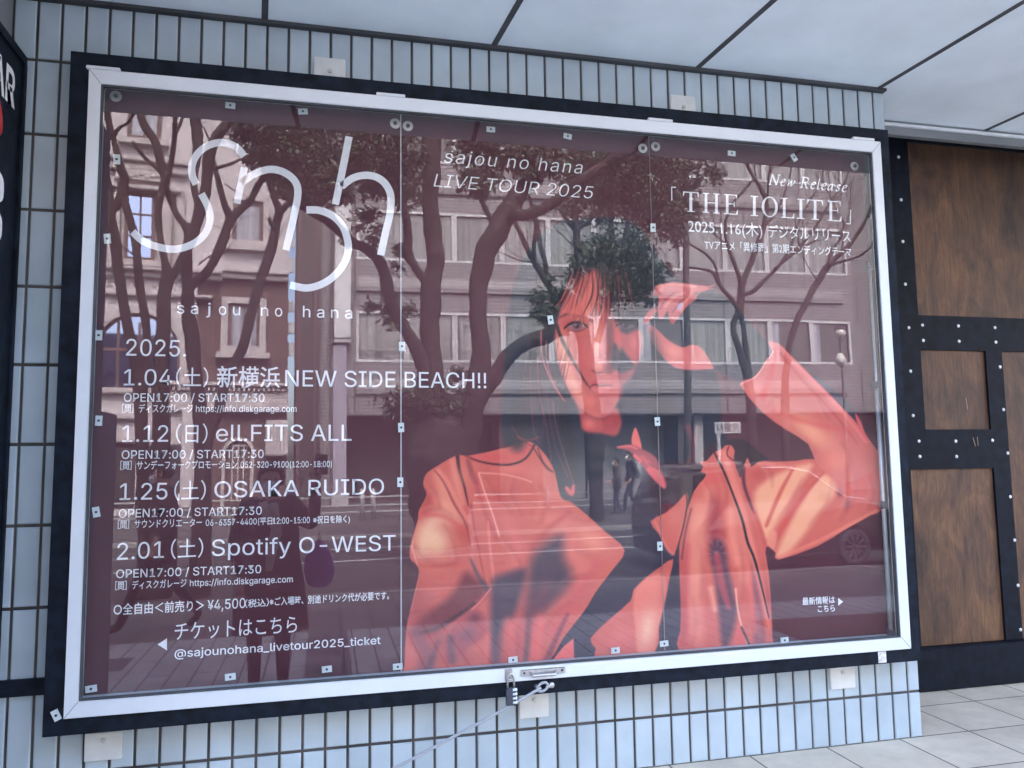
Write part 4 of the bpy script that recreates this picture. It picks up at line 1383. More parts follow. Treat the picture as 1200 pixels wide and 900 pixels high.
def vbar(x, wd, v0=0, v1=CH):
    poly_into(g, [cap_pts(x - wd / 2, v0), cap_pts(x + wd / 2, v0), cap_pts(x + wd / 2, v1), cap_pts(x - wd / 2, v1)])


def hbar(x0, x1, v, th=1.1):
    poly_into(g, [cap_pts(x0, v - th / 2), cap_pts(x1, v - th / 2), cap_pts(x1, v + th / 2), cap_pts(x0, v + th / 2)], YT - 0.0003)


def serif(x, wd, v, up):
    hbar(x - wd / 2, x + wd / 2, v + (0.5 if up else -0.5), 1.0)


def tipv(x, v, dx, dv):
    poly_into(g, [cap_pts(x, v), cap_pts(x + dx, v), cap_pts(x, v + dv)], YT - 0.0006)


for cx in (809.6, 955.2):
    vbar(cx, 3.2)
    serif(cx, 8.5, 0, True)
    hbar(cx - 9.2, cx + 9.2, CH - 0.6, 1.2)
    tipv(cx - 9.2, CH - 1.0, 2.2, -5.5)
    tipv(cx + 9.2, CH - 1.0, -2.2, -5.5)
for cx in (827.4, 839.6):
    vbar(cx, 3.1)
    serif(cx, 7.5, 0, True)
    serif(cx, 7.5, CH, False)
hbar(827.4, 839.6, 12.2, 1.1)
for cx in (852.2, 973.6):
    vbar(cx, 3.1)
    hbar(cx - 3.6, cx + 12.4, 0.5, 1.1)
    hbar(cx - 3.6, cx + 11.6, CH - 0.5, 1.1)
    hbar(cx, cx + 8.4, 12.3, 1.1)
    tipv(cx + 12.4, 0.9, -2.4, 6)
    tipv(cx + 11.6, CH - 0.9, -2.0, -5.2)
    vbar(cx + 8.2, 0.9, 9.2, 15.2)
for cx in (884.0, 938.5):
    vbar(cx, 3.2)
    serif(cx, 8.6, 0, True)
    serif(cx, 8.6, CH, False)
cx = 919.0
vbar(cx, 3.1)
hbar(cx - 3.6, cx + 11.8, 0.5, 1.1)
serif(cx, 8, CH, False)
tipv(cx + 11.8, 0.9, -2.4, 6)
oc = 902.0
N = 40
ov = [(oc + 9.4 * math.cos(a), CH / 2 + (CH / 2 + 0.3) * math.sin(a)) for a in [i * 2 * math.pi / N for i in range(N)]]
iv = [(oc + 6.4 * math.cos(a), CH / 2 + (CH / 2 - 0.8) * math.sin(a)) for a in [i * 2 * math.pi / N for i in range(N)]]
g.add([onY(*cap_pts(*q), YT) for q in ov + iv], [(i, (i + 1) % N, N + (i + 1) % N, N + i) for i in range(N)])
stroke_into(g, [(792.3, 219.6), (786.8, 219.2)], 1.2, n=1)
stroke_into(g, [(787.2, 219), (787.2, 235)], 1.2, n=1, y=YT - .0003)
stroke_into(g, [(997.0, 245.5), (996.4, 262.6)], 1.2, n=1)
stroke_into(g, [(997.0, 262.4), (991.6, 262.0)], 1.2, n=1, y=YT - .0003)
g.build("release_title", MT['ink'], poster, recalc=False)
# "New Release" written with a broad pen
g = MB()
PEN = (math.radians(-35), 0.75)
adv = [0]


def glyph(strokes, x, s=1.0):
    for k, st in enumerate(strokes):
        pts = []
        for (u, v) in st:
            xx = x + u + v * 0.22
            pts.append((xx, 216.2 + (xx - 901.7) * 0.098 - v))
        stroke_into(g, pts, 2.1, n=5, nib=PEN, y=YT - 0.0003 * k)


GN = [[(0, 0), (0.3, 12.5)], [(0.3, 12.5), (7.6, 0)], [(7.6, 0), (8.2, 12.5)], [(-1.4, 0.3), (1.6, 0.3)], [(6.6, 12.3), (9.8, 12.3)]]
Ge = [[(0.6, 4.2), (3.6, 4.8), (4.6, 6.6), (3.2, 7.8), (1.2, 6.2), (0.4, 3.0), (1.6, 0.3), (3.4, 0.2), (5.0, 1.6)]]
Gw = [[(0, 7.2), (1.2, 7.6), (1.4, 0.2)], [(1.4, 0.2), (4.6, 7.2)], [(4.6, 7.4), (5.0, 0.2)], [(5.0, 0.2), (8.0, 5.0), (8.2, 7.6)]]
GR = [[(0.6, 0), (0.6, 12.3)], [(-1.0, 12.3), (4.2, 12.3), (6.6, 10.2), (5.6, 7.2), (0.8, 6.4)], [(3.2, 6.4), (6.4, 0.6), (8.6, 0.2)], [(-1.2, 0.3), (2.2, 0.3)]]
Gl = [[(0.4, 12.8), (0.6, 1.4), (1.6, 0.1), (3.0, 1.2)]]
Ga = [[(4.4, 6.6), (2.6, 7.6), (0.6, 5.0), (0.2, 1.8), (1.4, 0.2), (3.2, 2.2), (4.6, 6.4)], [(4.7, 7.4), (4.5, 1.2), (5.4, 0.2), (6.6, 1.2)]]
Gs = [[(3.9, 6.4), (2.6, 7.6), (1.2, 6.4), (1.8, 4.6), (3.4, 3.0), (3.4, 1.0), (1.8, 0.1), (0.0, 1.2)]]
for gl_, x in ((GN, 902.2), (Ge, 914.2), (Gw, 921.6), (GR, 938.6), (Ge, 949.4), (Gl, 957.4), (Ge, 962.2), (Ga, 969.8), (Gs, 979.2), (Ge, 986.2)):
    glyph(gl_, x)
g.build("release_heading", MT['ink'], poster, recalc=False)
line("release_date", ("2025.1.16(木)", 806.7, 271.2, 893.5, 276.5, 12.4), ("デジタルリリース", 900.5, 277.2, 997.2, 283.2, 11.2, dict(offset=0.002)))
line("release_note", ("TVアニメ「異修羅」第2期エンディングテーマ", 826, 291.4, 998, 299.8, 8.2, O0))
#@@PART2
# ================================================================== ACROSS THE STREET (seen mirrored in the glass)
class Fac:
    """an upright facade plane; s runs along it, z up, o outwards to the street"""

    def __init__(self, px, D, yaw):
        self.o = np.array(onY(px, 535, YG + D))
        a = math.radians(yaw)
        self.e = np.array([math.cos(a), math.sin(a), 0])
        self.n = np.array([math.sin(a), -math.cos(a), 0])

    def uv(self, px, py):
        d = ray(px, py)
        k = np.dot(self.o - CC, self.n) / np.dot(d, self.n)
        p = CC + d * k - self.o
        return float(p @ self.e), float(CC[2] + d[2] * k)

    def W(self, s, z, o):
        p = self.o + self.e * s + self.n * o
        return (p[0], 2 * YG - p[1], z)

    def rect(self, x0, y0, x1, y1):
        xm, ym = (x0 + x1) / 2, (y0 + y1) / 2
        return self.uv(x0, ym)[0], self.uv(x1, ym)[0], self.uv(xm, y1)[1], self.uv(xm, y0)[1]

    def box(self, mb, r, o0, o1, mi=0):
        s0, s1, z0, z1 = r
        mb.box(s0, s1, o0, o1, z0, z1, mi, fn=lambda s, o, z: self.W(s, z, o))
        return mb

    def poly(self, mb, pts, o0, o1, mi=0):
        mb.prism(pts, lambda s, z, o: self.W(s, z, o), o0, o1, mi)
        return mb


def frame_of(fac, r, wd, o0, o1):
    s0, s1, z0, z1 = r
    m = MB()
    for q in ((s0, s1, z1 - wd, z1), (s0, s1, z0, z0 + wd), (s0, s0 + wd, z0 + wd, z1 - wd), (s1 - wd, s1, z0 + wd, z1 - wd)):
        fac.box(m, q, o0, o1)
    return m


M2 = dict(
    stucco=mat("beige stone", (0.385, 0.35, 0.365), 0.85, var=0.10, scale=0.9, bump=0.15),
    trim=mat("beige moulding", (0.34, 0.305, 0.31), 0.85, var=0.12, scale=2.2),
    brick=brick_mat("red brown brick", (0.098, 0.055, 0.052), (0.08, 0.045, 0.043), (0.08, 0.065, 0.06), 0.22, 0.075, 0.008, 'xz', 0.9),
    dark=mat("dark metal facade", (0.035, 0.028, 0.03), 0.5, var=0.2, scale=2),
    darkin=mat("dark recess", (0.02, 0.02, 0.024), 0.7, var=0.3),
    officetile=brick_mat("office wall tile", (0.175, 0.165, 0.178), (0.16, 0.15, 0.163), (0.07, 0.066, 0.07), 0.9, 0.125, 0.018, 'xz', 0.55, 0.0, noise_var=0.08),
    shutter=brick_mat("grey roller shutter", (0.20, 0.21, 0.22), (0.19, 0.20, 0.21), (0.07, 0.07, 0.075), 3.0, 0.085, 0.018, 'xz', 0.5, 0.0, noise_var=0.1),
    winframe=mat("pale window frame", (0.40, 0.40, 0.42), 0.5, var=0.05),
    winbrown=mat("brown window frame", (0.07, 0.04, 0.035), 0.6, var=0.2),
    curtain=window_mat("curtained pane", (0.20, 0.205, 0.205)),
    darkpane=window_mat("dark pane", (0.05, 0.045, 0.05), True, 1.7),
    skypane=mat("sky mirroring pane", (0.36, 0.45, 0.66), 0.03, metal=1.0, var=0.04),
    lace=window_mat("lace curtain pane", (0.26, 0.27, 0.32)),
    signw=mat("pale sign face", (0.42, 0.42, 0.44), 0.5, var=0.12, scale=1.2),
    conc=mat("concrete", (0.30, 0.29, 0.30), 0.9, var=0.1, scale=1.5),
    bark=mat("bark", (0.027, 0.021, 0.019), 0.95, var=0.7, scale=7, bump=1.0, stretch=(1.6, 1.6, 0.7), bscale=22),
    leaf=mat("evergreen leaf", (0.035, 0.055, 0.030), 0.45, var=0.5, scale=1.3, island=0.45),
    leaf2=mat("shrub leaf", (0.045, 0.065, 0.03), 0.5, var=0.4, scale=1.5, island=0.4),
    pole=mat("dark pole paint", (0.035, 0.035, 0.038), 0.5, var=0.2),
    lampglass=mat("frosted lamp glass", (0.50, 0.49, 0.47), 0.3, var=0.04),
    steel=mat("galvanised rail", (0.34, 0.35, 0.36), 0.5, metal=0.3, var=0.1),
)

# ---- office building
ofc = empty("office_building", "grey tiled office block with long bands of curtained windows across the street", "building")
FO = Fac(600, 24.0, -2.8)
sL = FO.uv(376, 400)[0]
sR = FO.uv(1120, 400)[0]
zgr = FO.uv(600, 484)[1]          # top of the open ground floor
ZTOP = 17.0
m = MB()
FO.box(m, (sL, sR, zgr, ZTOP), -6, -0.12)
FO.box(m, (sL, sR + 4, ZS, zgr), -6, -2.2)
m.build("wall", M2['officetile'], ofc)
bands = []
for yt, yb_ in ((368.5, 425), (252.5, 310), (128, 197)):
    bands.append((FO.uv(600, yb_)[1], FO.uv(600, yt)[1]))
pitch = bands[1][0] - bands[0][0]
bands = [bands[0], bands[1], (bands[1][0] + pitch, bands[1][1] + pitch), (bands[1][0] + 2 * pitch, bands[1][1] + 2 * pitch)]
s0w = FO.uv(417, 400)[0]
s1w = FO.uv(998, 400)[0]
nun = 11
uw = (s1w - s0w) / nun
edges_z = [zgr] + [q for b_ in bands for q in b_] + [ZTOP]
# skin: spandrels between the window bands, plus the plain end bays
m = MB()
for i in range(0, len(edges_z) - 1, 2):
    FO.box(m, (s0w, s1w, edges_z[i], edges_z[i + 1]), -0.13, 0.0)
FO.box(m, (sL, s0w - 0.001, zgr, ZTOP), -0.13, 0.0)
FO.box(m, (s1w + 0.001, sR, zgr, ZTOP), -0.13, 0.0)
m.build("spandrel", M2['officetile'], ofc)
for i in range(0, len(edges_z) - 3, 2):
    za, zb_ = edges_z[i], edges_z[i + 1]
    zc_ = za + (zb_ - za) * 0.52
    m = MB()
    # a belt that leans out and catches the light from above
    m.prism([(0, zc_ - 0.28), (0.10, zc_ - 0.24), (0.10, zc_ - 0.05), (0.0, zc_ + 0.28)], lambda o, z, s: FO.W(s, z, o), s0w + 0.01, s1w - 0.3)
    m.build("sloped_belt", M2['officetile'], ofc)
m = MB()
for px_i in (569, 727, 852, 415, 1010):
    s = FO.uv(px_i, 450)[0]
    FO.box(m, (s - 0.018, s + 0.018, zgr, bands[0][0] - .01), -0.02, 0.006)
    FO.box(m, (s - 0.018, s + 0.018, bands[0][1] + .01, bands[1][0] - .01), -0.02, 0.006)
    FO.box(m, (s - 0.018, s + 0.018, bands[1][1] + .01, bands[2][0] - .01), -0.02, 0.006)
m.build("panel_joint", M2['darkin'], ofc)
rr = random.Random(3)
for bi, (z0, z1) in enumerate(bands):
    for k in range(nun):
        a, b = s0w + uw * k, s0w + uw * (k + 1)
        fr = frame_of(FO, (a + 0.005, b - 0.005, z0, z1), 0.085, -0.11, 0.02)
        wo = fr.build("window", M2['winframe'], ofc)
        q = MB()
        dk = (bi == 0 and k >= 9) or rr.random() < 0.12
        FO.box(q, (a + 0.09, b - 0.09, z0 + 0.086, z1 - 0.086), -0.10, -0.075)
        q.build("pane", M2['darkpane'] if dk else M2['curtain'], wo)
        if dk and bi == 0:
            q = MB()
            FO.box(q, (a + 0.12, a + 0.4, z0 + 0.09, z1 - 0.09), -0.074, -0.06)
            q.build("half_curtain", M2['lace'], wo)
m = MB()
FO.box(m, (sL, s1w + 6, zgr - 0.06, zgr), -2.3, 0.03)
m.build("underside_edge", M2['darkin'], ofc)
# ground floor: roller shutters, dark entrance and columns
for (xa, xb, mt_) in ((378, 586, 'dark'), (640, 700, 'shutter'), (703, 798, 'shutter'), (832, 846, 'shutter'), (850, 1010, 'dark')):
    q = MB()
    FO.box(q, (FO.uv(xa, 540)[0], FO.uv(xb, 540)[0], ZS, zgr - 0.3 if mt_ == 'shutter' else zgr - 0.05), -2.19, -1.6 if mt_ == 'shutter' else -2.0)
    q.build("shutter" if mt_ == 'shutter' else "entrance_panel", M2[mt_], ofc)
for (xa, xb) in ((588, 638), (800, 812), (820, 830)):
    q = MB()
    FO.box(q, (FO.uv(xa, 540)[0], FO.uv(xb, 540)[0], ZS, zgr - 0.062), -2.0, -0.4)
    q.build("column", M2['dark'] if xa != 820 else M2['conc'], ofc)
# bright reveal strips at the left end
q = MB()
FO.box(q, FO.rect(375, 225, 391, 600), 0.001, 0.05)
q.build("corner_strip", M2['officetile'], ofc)

# vertical pale sign in front of the office corner
sg = empty("vertical_sign", "tall pale blank sign box with a smudged lower end on the office corner", "sign")
q = MB()
FO.box(q, FO.rect(393, 225, 411.5, 399), 0.06, 0.55)
q.build("sign_box", M2['signw'], sg, bevel=0.02)
q = MB()
FO.box(q, FO.rect(390.5, 225, 392.6, 406), 0.06, 0.5)
q.build("side_frame", M2['dark'], sg)
q = MB()
FO.box(q, FO.rect(392.5, 399.5, 411, 404), 0.04, 0.5)
q.build("sign_foot", M2['conc'], sg)
pl_ = empty("shop_pillar", "pale lilac square pillar under the vertical sign", "pillar")
q = MB()
FO.box(q, FO.rect(391, 406, 406, 590), 0.07, 0.4)
q.build("shaft", mat("lilac render", (0.24, 0.225, 0.28), 0.8, var=0.06), pl_)
q = MB()
FO.box(q, FO.rect(389, 578, 408, 592), 0.05, 0.46)
q.build("pillar_base", M2['conc'], pl_)

# ---- dark narrow building in the gap
nb = empty("narrow_dark_building", "narrow dark maroon building squeezed between brick house and office block", "building")
FN = Fac(360, 24.0, 0)
q = MB()
FN.box(q, (FN.uv(346, 400)[0], FN.uv(376, 400)[0], ZS, 15), -6, 0.0)
q.build("wall", M2['dark'], nb)
q = MB()
for (xa, xb) in ((349, 352.5), (369, 371.5)):
    FN.box(q, (FN.uv(xa, 400)[0], FN.uv(xb, 400)[0], ZS, 14), 0.001, 0.12)
q.build("downpipe", mat("maroon pipe", (0.09, 0.05, 0.055), 0.5), nb)
# stacked pale plates added to stand in for the gap's bright patches
for k, (ya, yb2) in enumerate(((243, 262), (268, 291), (303, 320), (354, 367), (379, 392), (402, 417))):
    so_ = empty("gap_plate", ["pale blue plate added in the gap, topmost of six", "pale plate added in the gap, second from the top of six", "white plate added in the gap beside the stone cornice",
                               "white plate added in the gap level with the brick window", "small white plate added in the gap, fifth down of six", "lowest white plate added in the gap"][k], "sign", "added plates in the gap between buildings")
    q = MB()
    FN.box(q, FN.rect(339.5, ya, 346, yb2), 0.02, 0.12)
    q.build("plate_face", M2['signw'], so_)
    q = MB()
    FN.box(q, FN.rect(337.6, ya - 1, 339.2, yb2 + 1), 0.0, 0.16)
    q.build("plate_edge", M2['dark'], so_)

# ---- old stone and brick house on the left
hs_ = empty("stone_house", "old beige stone house with brick lower wing, tall sash windows and arched bay", "building")
FL = Fac(337, 23.0, 6.0)
R_ = FL.rect
sA, sB = FL.uv(40, 400)[0], FL.uv(338, 400)[0]
zc1 = FL.uv(290, 322)[1]
q = MB()
FL.box(q, (sA, sB, zc1, 16), -6, 0)
q.build("stone_wall", M2['stucco'], hs_)
q = MB()
FL.box(q, (FL.uv(230, 400)[0], sB, ZS, zc1 - .001), -6, 0)
q.build("brick_wall", M2['brick'], hs_)
q = MB()
FL.box(q, (sA, FL.uv(230, 400)[0] - 0.001, ZS, zc1 - .001), -6, 0.12)
q.build("bay_wall", M2['stucco'], hs_)


def sash(x0, y0, x1, y1, pane, frame_m, bars=(), o=0.0, wd=0.09, surround=None, sill=True):
    r = R_(x0, y0, x1, y1)
    f = frame_of(FL, r, wd, o - 0.05, o + 0.05).build("window", frame_m, hs_)
    q = MB()
    FL.box(q, (r[0] + wd, r[1] - wd, r[2] + wd, r[3] - wd), o - 0.03, o + 0.004)
    q.build("pane", pane, f)
    if bars:
        q = MB()
        for (kind, t) in bars:
            if kind == 'v':
                s = r[0] + (r[1] - r[0]) * t
                FL.box(q, (s - 0.025, s + 0.025, r[2] + wd, r[3] - wd), o + 0.005, o + 0.03)
            else:
                z = r[2] + (r[3] - r[2]) * t
                FL.box(q, (r[0] + wd, r[1] - wd, z - 0.025, z + 0.025), o + 0.005, o + 0.033)
        q.build("glazing_bar", frame_m, f)
    if surround:
        q = frame_of(FL, (r[0] - surround, r[1] + surround, r[2] - 0.02, r[3] + surround), surround, o - 0.001, o + 0.12)
        q.build("surround", M2['trim'], f)
    if sill:
        q = MB()
        e = (surround or 0.12) + 0.12
        FL.box(q, (r[0] - e, r[1] + e, r[2] - 0.20, r[2] - 0.021), o - 0.001, o + 0.25)
        q.build("sill", M2['trim'], f)
    return f


sash(151, 118, 190, 165, M2['lace'], M2['winbrown'], (('v', .5),), 0.02, 0.12)
sash(147, 228, 183, 306, M2['skypane'], M2['winbrown'], (('v', .52), ('h', .36), ('h', .68)), 0.12, 0.10)
sash(272, 236, 308, 287, M2['lace'], M2['winbrown'], (), 0.02, 0.12, 0.16)
sash(266, 357, 304, 413, M2['lace'], M2['winbrown'], (('v', .5),), 0.02, 0.10, 0.20)
q = MB()
for (x0, y0, x1, y1, o) in ((40, 185, 222, 190, 0.34), (40, 190, 222, 200, 0.22), (40, 314, 260, 318.5, 0.45), (40, 318.5, 260, 325, 0.30), (40, 343, 249, 347, 0.30), (260, 319, 338, 323, 0.36), (254, 323, 338, 329, 0.24),
                           (185, 448, 338, 453, 0.40), (185, 453, 338, 479, 0.20), (185, 479, 338, 482, 0.30), (40, 218, 214, 223, 0.40), (40, 455, 185, 462, 0.35), (40, 488, 160, 492, 0.3), (40, 515, 160, 519, 0.3)):
    FL.box(q, R_(x0, y0, x1, y1), 0.001 if x0 > 180 else 0.0, o)
q.build("cornice", M2['trim'], hs_, bevel=0.03)
q = MB()
for (x0, x1) in ((128, 142), (188, 202), (207, 216)):
    FL.box(q, R_(x0, 224, x1, 313), 0.0, 0.26)
q.build("pilaster", M2['trim'], hs_, bevel=0.03)
# carved pediment over the tall window
c0 = FL.uv(168, 214)
q = MB()
FL.poly(q, [(c0[0] + 0.78 * math.cos(a), c0[1] + 0.42 * math.sin(a)) for a in [math.pi * i / 14 for i in range(15)]], 0.0, 0.22)
q.build("pediment", M2['trim'], hs_)
q = MB()
for k in range(9):
    s = c0[0] - 0.6 + 0.15 * k
    q.ball(FL.W(s, c0[1] + 0.13 + 0.05 * math.sin(k * 2.1), 0.24), 0.055, 1.2, 0.6, 0.8, 8, 5)
q.build("carving", M2['trim'], hs_, smooth=True)
q = MB()
nd = 26
for k in range(nd):
    a = FL.uv(186 + (336 - 186) * k / nd, 450)[0]
    FL.box(q, (a, a + 0.07, FL.uv(260, 458)[1], FL.uv(260, 454)[1]), 0.19, 0.33)
q.build("dentil_row", M2['trim'], hs_)
# raised letters on the frieze (they read backwards in the glass)
for ch, xpx in (("U", 183), ("-", 173), ("I", 163), ("O", 155), ("A", 129), ("O", 118.5)):
    co, fs = text_mesh(ch)
    s, z = FL.uv(xpx, 337.5)
    q = MB()
    q.add([FL.W(s - (c[0] - co[:, 0].mean()) * 0.42, z + c[1] * 0.42, 0.127) for c in co], fs)
    q.build("frieze_letter", mat("weathered letter", (0.24, 0.19, 0.17), 0.8), hs_, recalc=False)
# big arched bay
ca_ = FL.uv(163, 418)
ra = (FL.uv(212, 418)[0] - FL.uv(114, 418)[0]) / 2
ac = (FL.uv(212, 418)[0] + FL.uv(114, 418)[0]) / 2
ng = 20


def arch_ring(r0, r1, o0, o1, zbase, cz):
    q = MB()
    pts_o = [(ac + r1 * math.cos(a), cz + r1 * math.sin(a)) for a in [math.pi * i / ng for i in range(ng + 1)]]
    pts_i = [(ac + r0 * math.cos(a), cz + r0 * math.sin(a)) for a in [math.pi * i / ng for i in range(ng + 1)]]
    for i in range(ng):
        FL.poly(q, [pts_o[i], pts_o[i + 1], pts_i[i + 1], pts_i[i]], o0, o1)
    for sgn in (1, -1):
        FL.poly(q, [(ac + sgn * r0, zbase), (ac + sgn * r1, zbase), (ac + sgn * r1, cz), (ac + sgn * r0, cz)], o0, o1)
    return q


czz = FL.uv(163, 412)[1]
zbb = FL.uv(163, 456)[1]
arch_ring(ra * 1.0, ra * 1.2, 0.11, 0.30, zbb, czz).build("arch_moulding", M2['trim'], hs_)
arch_ring(ra * 0.93, ra * 0.998, 0.11, 0.22, zbb, czz).build("arch_frame", M2['winbrown'], hs_)
q = MB()
FL.poly(q, [(ac + ra * .928, zbb)] + [(ac + ra * 0.928 * math.cos(a), czz + ra * 0.928 * math.sin(a)) for a in [math.pi * i / ng for i in range(ng + 1)]] + [(ac - ra * .928, zbb)], 0.121, 0.14)
q.build("arch_pane", M2['skypane'], hs_)
q = MB()
for t in (-0.5, 0.02, 0.5):
    FL.box(q, (ac + ra * t - 0.04, ac + ra * t + 0.04, zbb, czz + ra * 0.75), 0.141, 0.17)
FL.box(q, (ac - ra * .92, ac + ra * .92, czz - 0.05, czz + 0.05), 0.141, 0.175)
q.build("arch_bar", M2['winbrown'], hs_)
# ground floor: pale columns, arched door, keystone block
q = MB()
for (x0, x1, yt_) in ((213, 229, 478), (160, 174, 500), (118, 132, 500)):
    FL.box(q, R_(x0, yt_, x1, 596), 0.10, 0.5)
q.build("column", M2['stucco'], hs_, bevel=0.05)
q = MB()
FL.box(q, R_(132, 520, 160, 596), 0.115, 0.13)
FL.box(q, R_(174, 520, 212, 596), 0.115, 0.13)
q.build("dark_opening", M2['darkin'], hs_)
dcx = FL.uv(279, 530)
dr = (FL.uv(298, 530)[0] - FL.uv(260, 530)[0]) / 2
q = MB()
for i in range(12):
    a0, a1 = math.pi * i / 12, math.pi * (i + 1) / 12
    FL.poly(q, [(dcx[0] + dr * math.cos(a0), dcx[1] + dr * math.sin(a0)), (dcx[0] + dr * math.cos(a1), dcx[1] + dr * math.sin(a1)), (dcx[0] + dr * .78 * math.cos(a1), dcx[1] + dr * .78 * math.sin(a1)), (dcx[0] + dr * .78 * math.cos(a0), dcx[1] + dr * .78 * math.sin(a0))], 0.0, 0.18)
for sg_ in (1, -1):
    FL.poly(q, [(dcx[0] + sg_ * dr * .78, ZS), (dcx[0] + sg_ * dr, ZS), (dcx[0] + sg_ * dr, dcx[1]), (dcx[0] + sg_ * dr * .78, dcx[1])], 0.0, 0.18)
q.build("door_arch", M2['trim'], hs_)
q = MB()
FL.poly(q, [(dcx[0] + dr * .77, ZS)] + [(dcx[0] + dr * .77 * math.cos(a), dcx[1] + dr * .77 * math.sin(a)) for a in [math.pi * i / 12 for i in range(13)]] + [(dcx[0] - dr * .77, ZS)], 0.002, 0.04)
q.build("door_leaf", M2['winbrown'], hs_)
q = MB()
for t in (-0.35, 0.0, 0.35):
    FL.box(q, (dcx[0] + dr * t - 0.025, dcx[0] + dr * t + 0.025, ZS + 0.3, dcx[1] + dr * .6), 0.041, 0.07)
for z_ in (0.9, 1.6):
    FL.box(q, (dcx[0] - dr * .74, dcx[0] + dr * .74, z_ - 0.03, z_ + 0.03), 0.042, 0.073)
q.build("door_tracery", M2['trim'], hs_)
q = MB()
FL.box(q, R_(311, 492, 337, 535), 0.0, 0.45)
q.build("corbel_block", M2['trim'], hs_)
q = MB()
for k in range(6):
    x = 313 + k * 4
    FL.box(q, R_(x, 494, x + 2.2, 533), 0.451, 0.50)
q.build("corbel_fluting", M2['stucco'], hs_)

# street-side buildings further along, so that no sky gap opens beside them
for k, (xa, xb, hgt_, mt_, lb) in enumerate(((-34, -13.2, 14, 'conc', "plain grey concrete building far left along the opposite pavement"), (36, 60, 16, 'conc', "plain grey concrete building far right beyond the office block"))):
    fb = empty("far_building", lb, "building")
    MB().box(xa, xb, -34, -24, ZS, hgt_).build("wall", M2[mt_], fb)
    q = MB()
    for fl_ in range(4):
        q.box(xa + 1, xb - 1, -24.02, -23.9, 2 + fl_ * 3.3, 3.6 + fl_ * 3.3)
    q.build("window_band", M2['curtain'], fb)


# ---- trees
def limb(mb, pts, D, dD=0.0, n=7, jit=0.0, ns=8):
    """pts: (px, py, width px) mirrored-photo measurements; D grows by dD along the limb"""
    P = catmull(pts, n)
    m = len(P)
    q, r = [], []
    for i, (x, y, wd) in enumerate(P):
        t = i / (m - 1)
        p = VR(x, y, D + dD * t + jit * math.sin(5 * t))
        q.append(p)
        rr_ = wd / 2 * dist(p) / F
        p += Vector((noise.noise(p * 2.3), noise.noise(p * 2.3 + Vector((7, 3, 1))), noise.noise(p * 2.3 + Vector((2, 9, 4))))) * rr_ * 0.28
        q[-1] = p
        r.append(rr_ * (1 + 0.13 * noise.noise(p * 5.5) + 0.06 * noise.noise(p * 14)))
    mb.tube(q, r, ns)
    return q


def twigs(mb, p, d, L, r, depth, rnd):
    """bare twigs growing from p along d"""
    if depth == 0 or r < 0.0015:
        return
    pts = [Vector(p)]
    dd = Vector(d).normalized()
    nseg = 4
    for i in range(nseg):
        dd = (dd + Vector((rnd.uniform(-.25, .25), rnd.uniform(-.2, .2), rnd.uniform(-.1, .25)))).normalized()
        pts.append(pts[-1] + dd * L / nseg)
    mb.tube(pts, [r * (1 - 0.5 * i / nseg) for i in range(nseg + 1)], 5)
    for k in range(rnd.choice((2, 3))):
        i = rnd.randint(1, nseg)
        nd_ = (dd + Vector((rnd.uniform(-1, 1), rnd.uniform(-.8, .8), rnd.uniform(-.5, .7)))).normalized()
        twigs(mb, pts[i], nd_, L * rnd.uniform(.5, .8), r * 0.55, depth - 1, rnd)


def leaves(mb, px, py, D, rx, ry, n, rnd, size=0.085, flat=1.0, clumps=None):
    c = VR(px, py, D)
    k = dist(c) / F
    ax, az = rx * k, ry * k
    ay = min(ax, az) * flat
    nc = clumps or max(4, n // 28)
    cl = []
    while len(cl) < nc:
        u = [rnd.uniform(-1, 1) for _ in range(3)]
        if u[0] ** 2 + u[1] ** 2 + u[2] ** 2 < 1:
            cl.append(u)
    for i in range(n):
        u = rnd.choice(cl)
        g_ = [rnd.gauss(0, 0.16) for _ in range(3)]
        p = c + Vector(((u[0] + g_[0]) * ax, (u[1] + g_[1]) * ay, (u[2] + g_[2]) * az))
        L = size * rnd.uniform(.7, 1.3)
        wv = L * rnd.uniform(.32, .45)
        a = Vector((rnd.uniform(-1, 1), rnd.uniform(-1, 1), rnd.uniform(-1.1, .4))).normalized()
        b = a.cross(Vector((rnd.uniform(-1, 1), rnd.uniform(-1, 1), rnd.uniform(-1, 1)))).normalized()
        nn = a.cross(b) * L * 0.12
        mb.add([p, p + a * L * .5 + b * wv * .5 + nn, p + a * L, p + a * L * .5 - b * wv * .5 + nn], [(0, 1, 2, 3)])


def tree(name, label, limbs, crown=(), twig=(), seed=1, lm='leaf', size=0.085, group=None):
    rnd = random.Random(seed)
    root = empty(name, label, "tree", group)
    mb = MB()
    for l in limbs:
        limb(mb, l[0], l[1], l[2] if len(l) > 2 else 0.0)
    mb.build("trunk", M2['bark'], root, smooth=True, recalc=False)
    if twig:
        tb = MB()
        for (px, py, D, dx, dz, L, r, dep) in twig:
            p = VR(px, py, D)
            twigs(tb, p, (dx, rnd.uniform(-.4, .4), dz), L, r, dep, rnd)
        tb.build("twigs", M2['bark'], root, smooth=True, recalc=False)
    if crown:
        cm = MB()
        for c in crown:
            leaves(cm, c[0], c[1], c[2], c[3], c[4], int(c[5] * 2.7), rnd, size * 1.18)
        cm.build("crown", M2[lm], root, recalc=False)
    return root


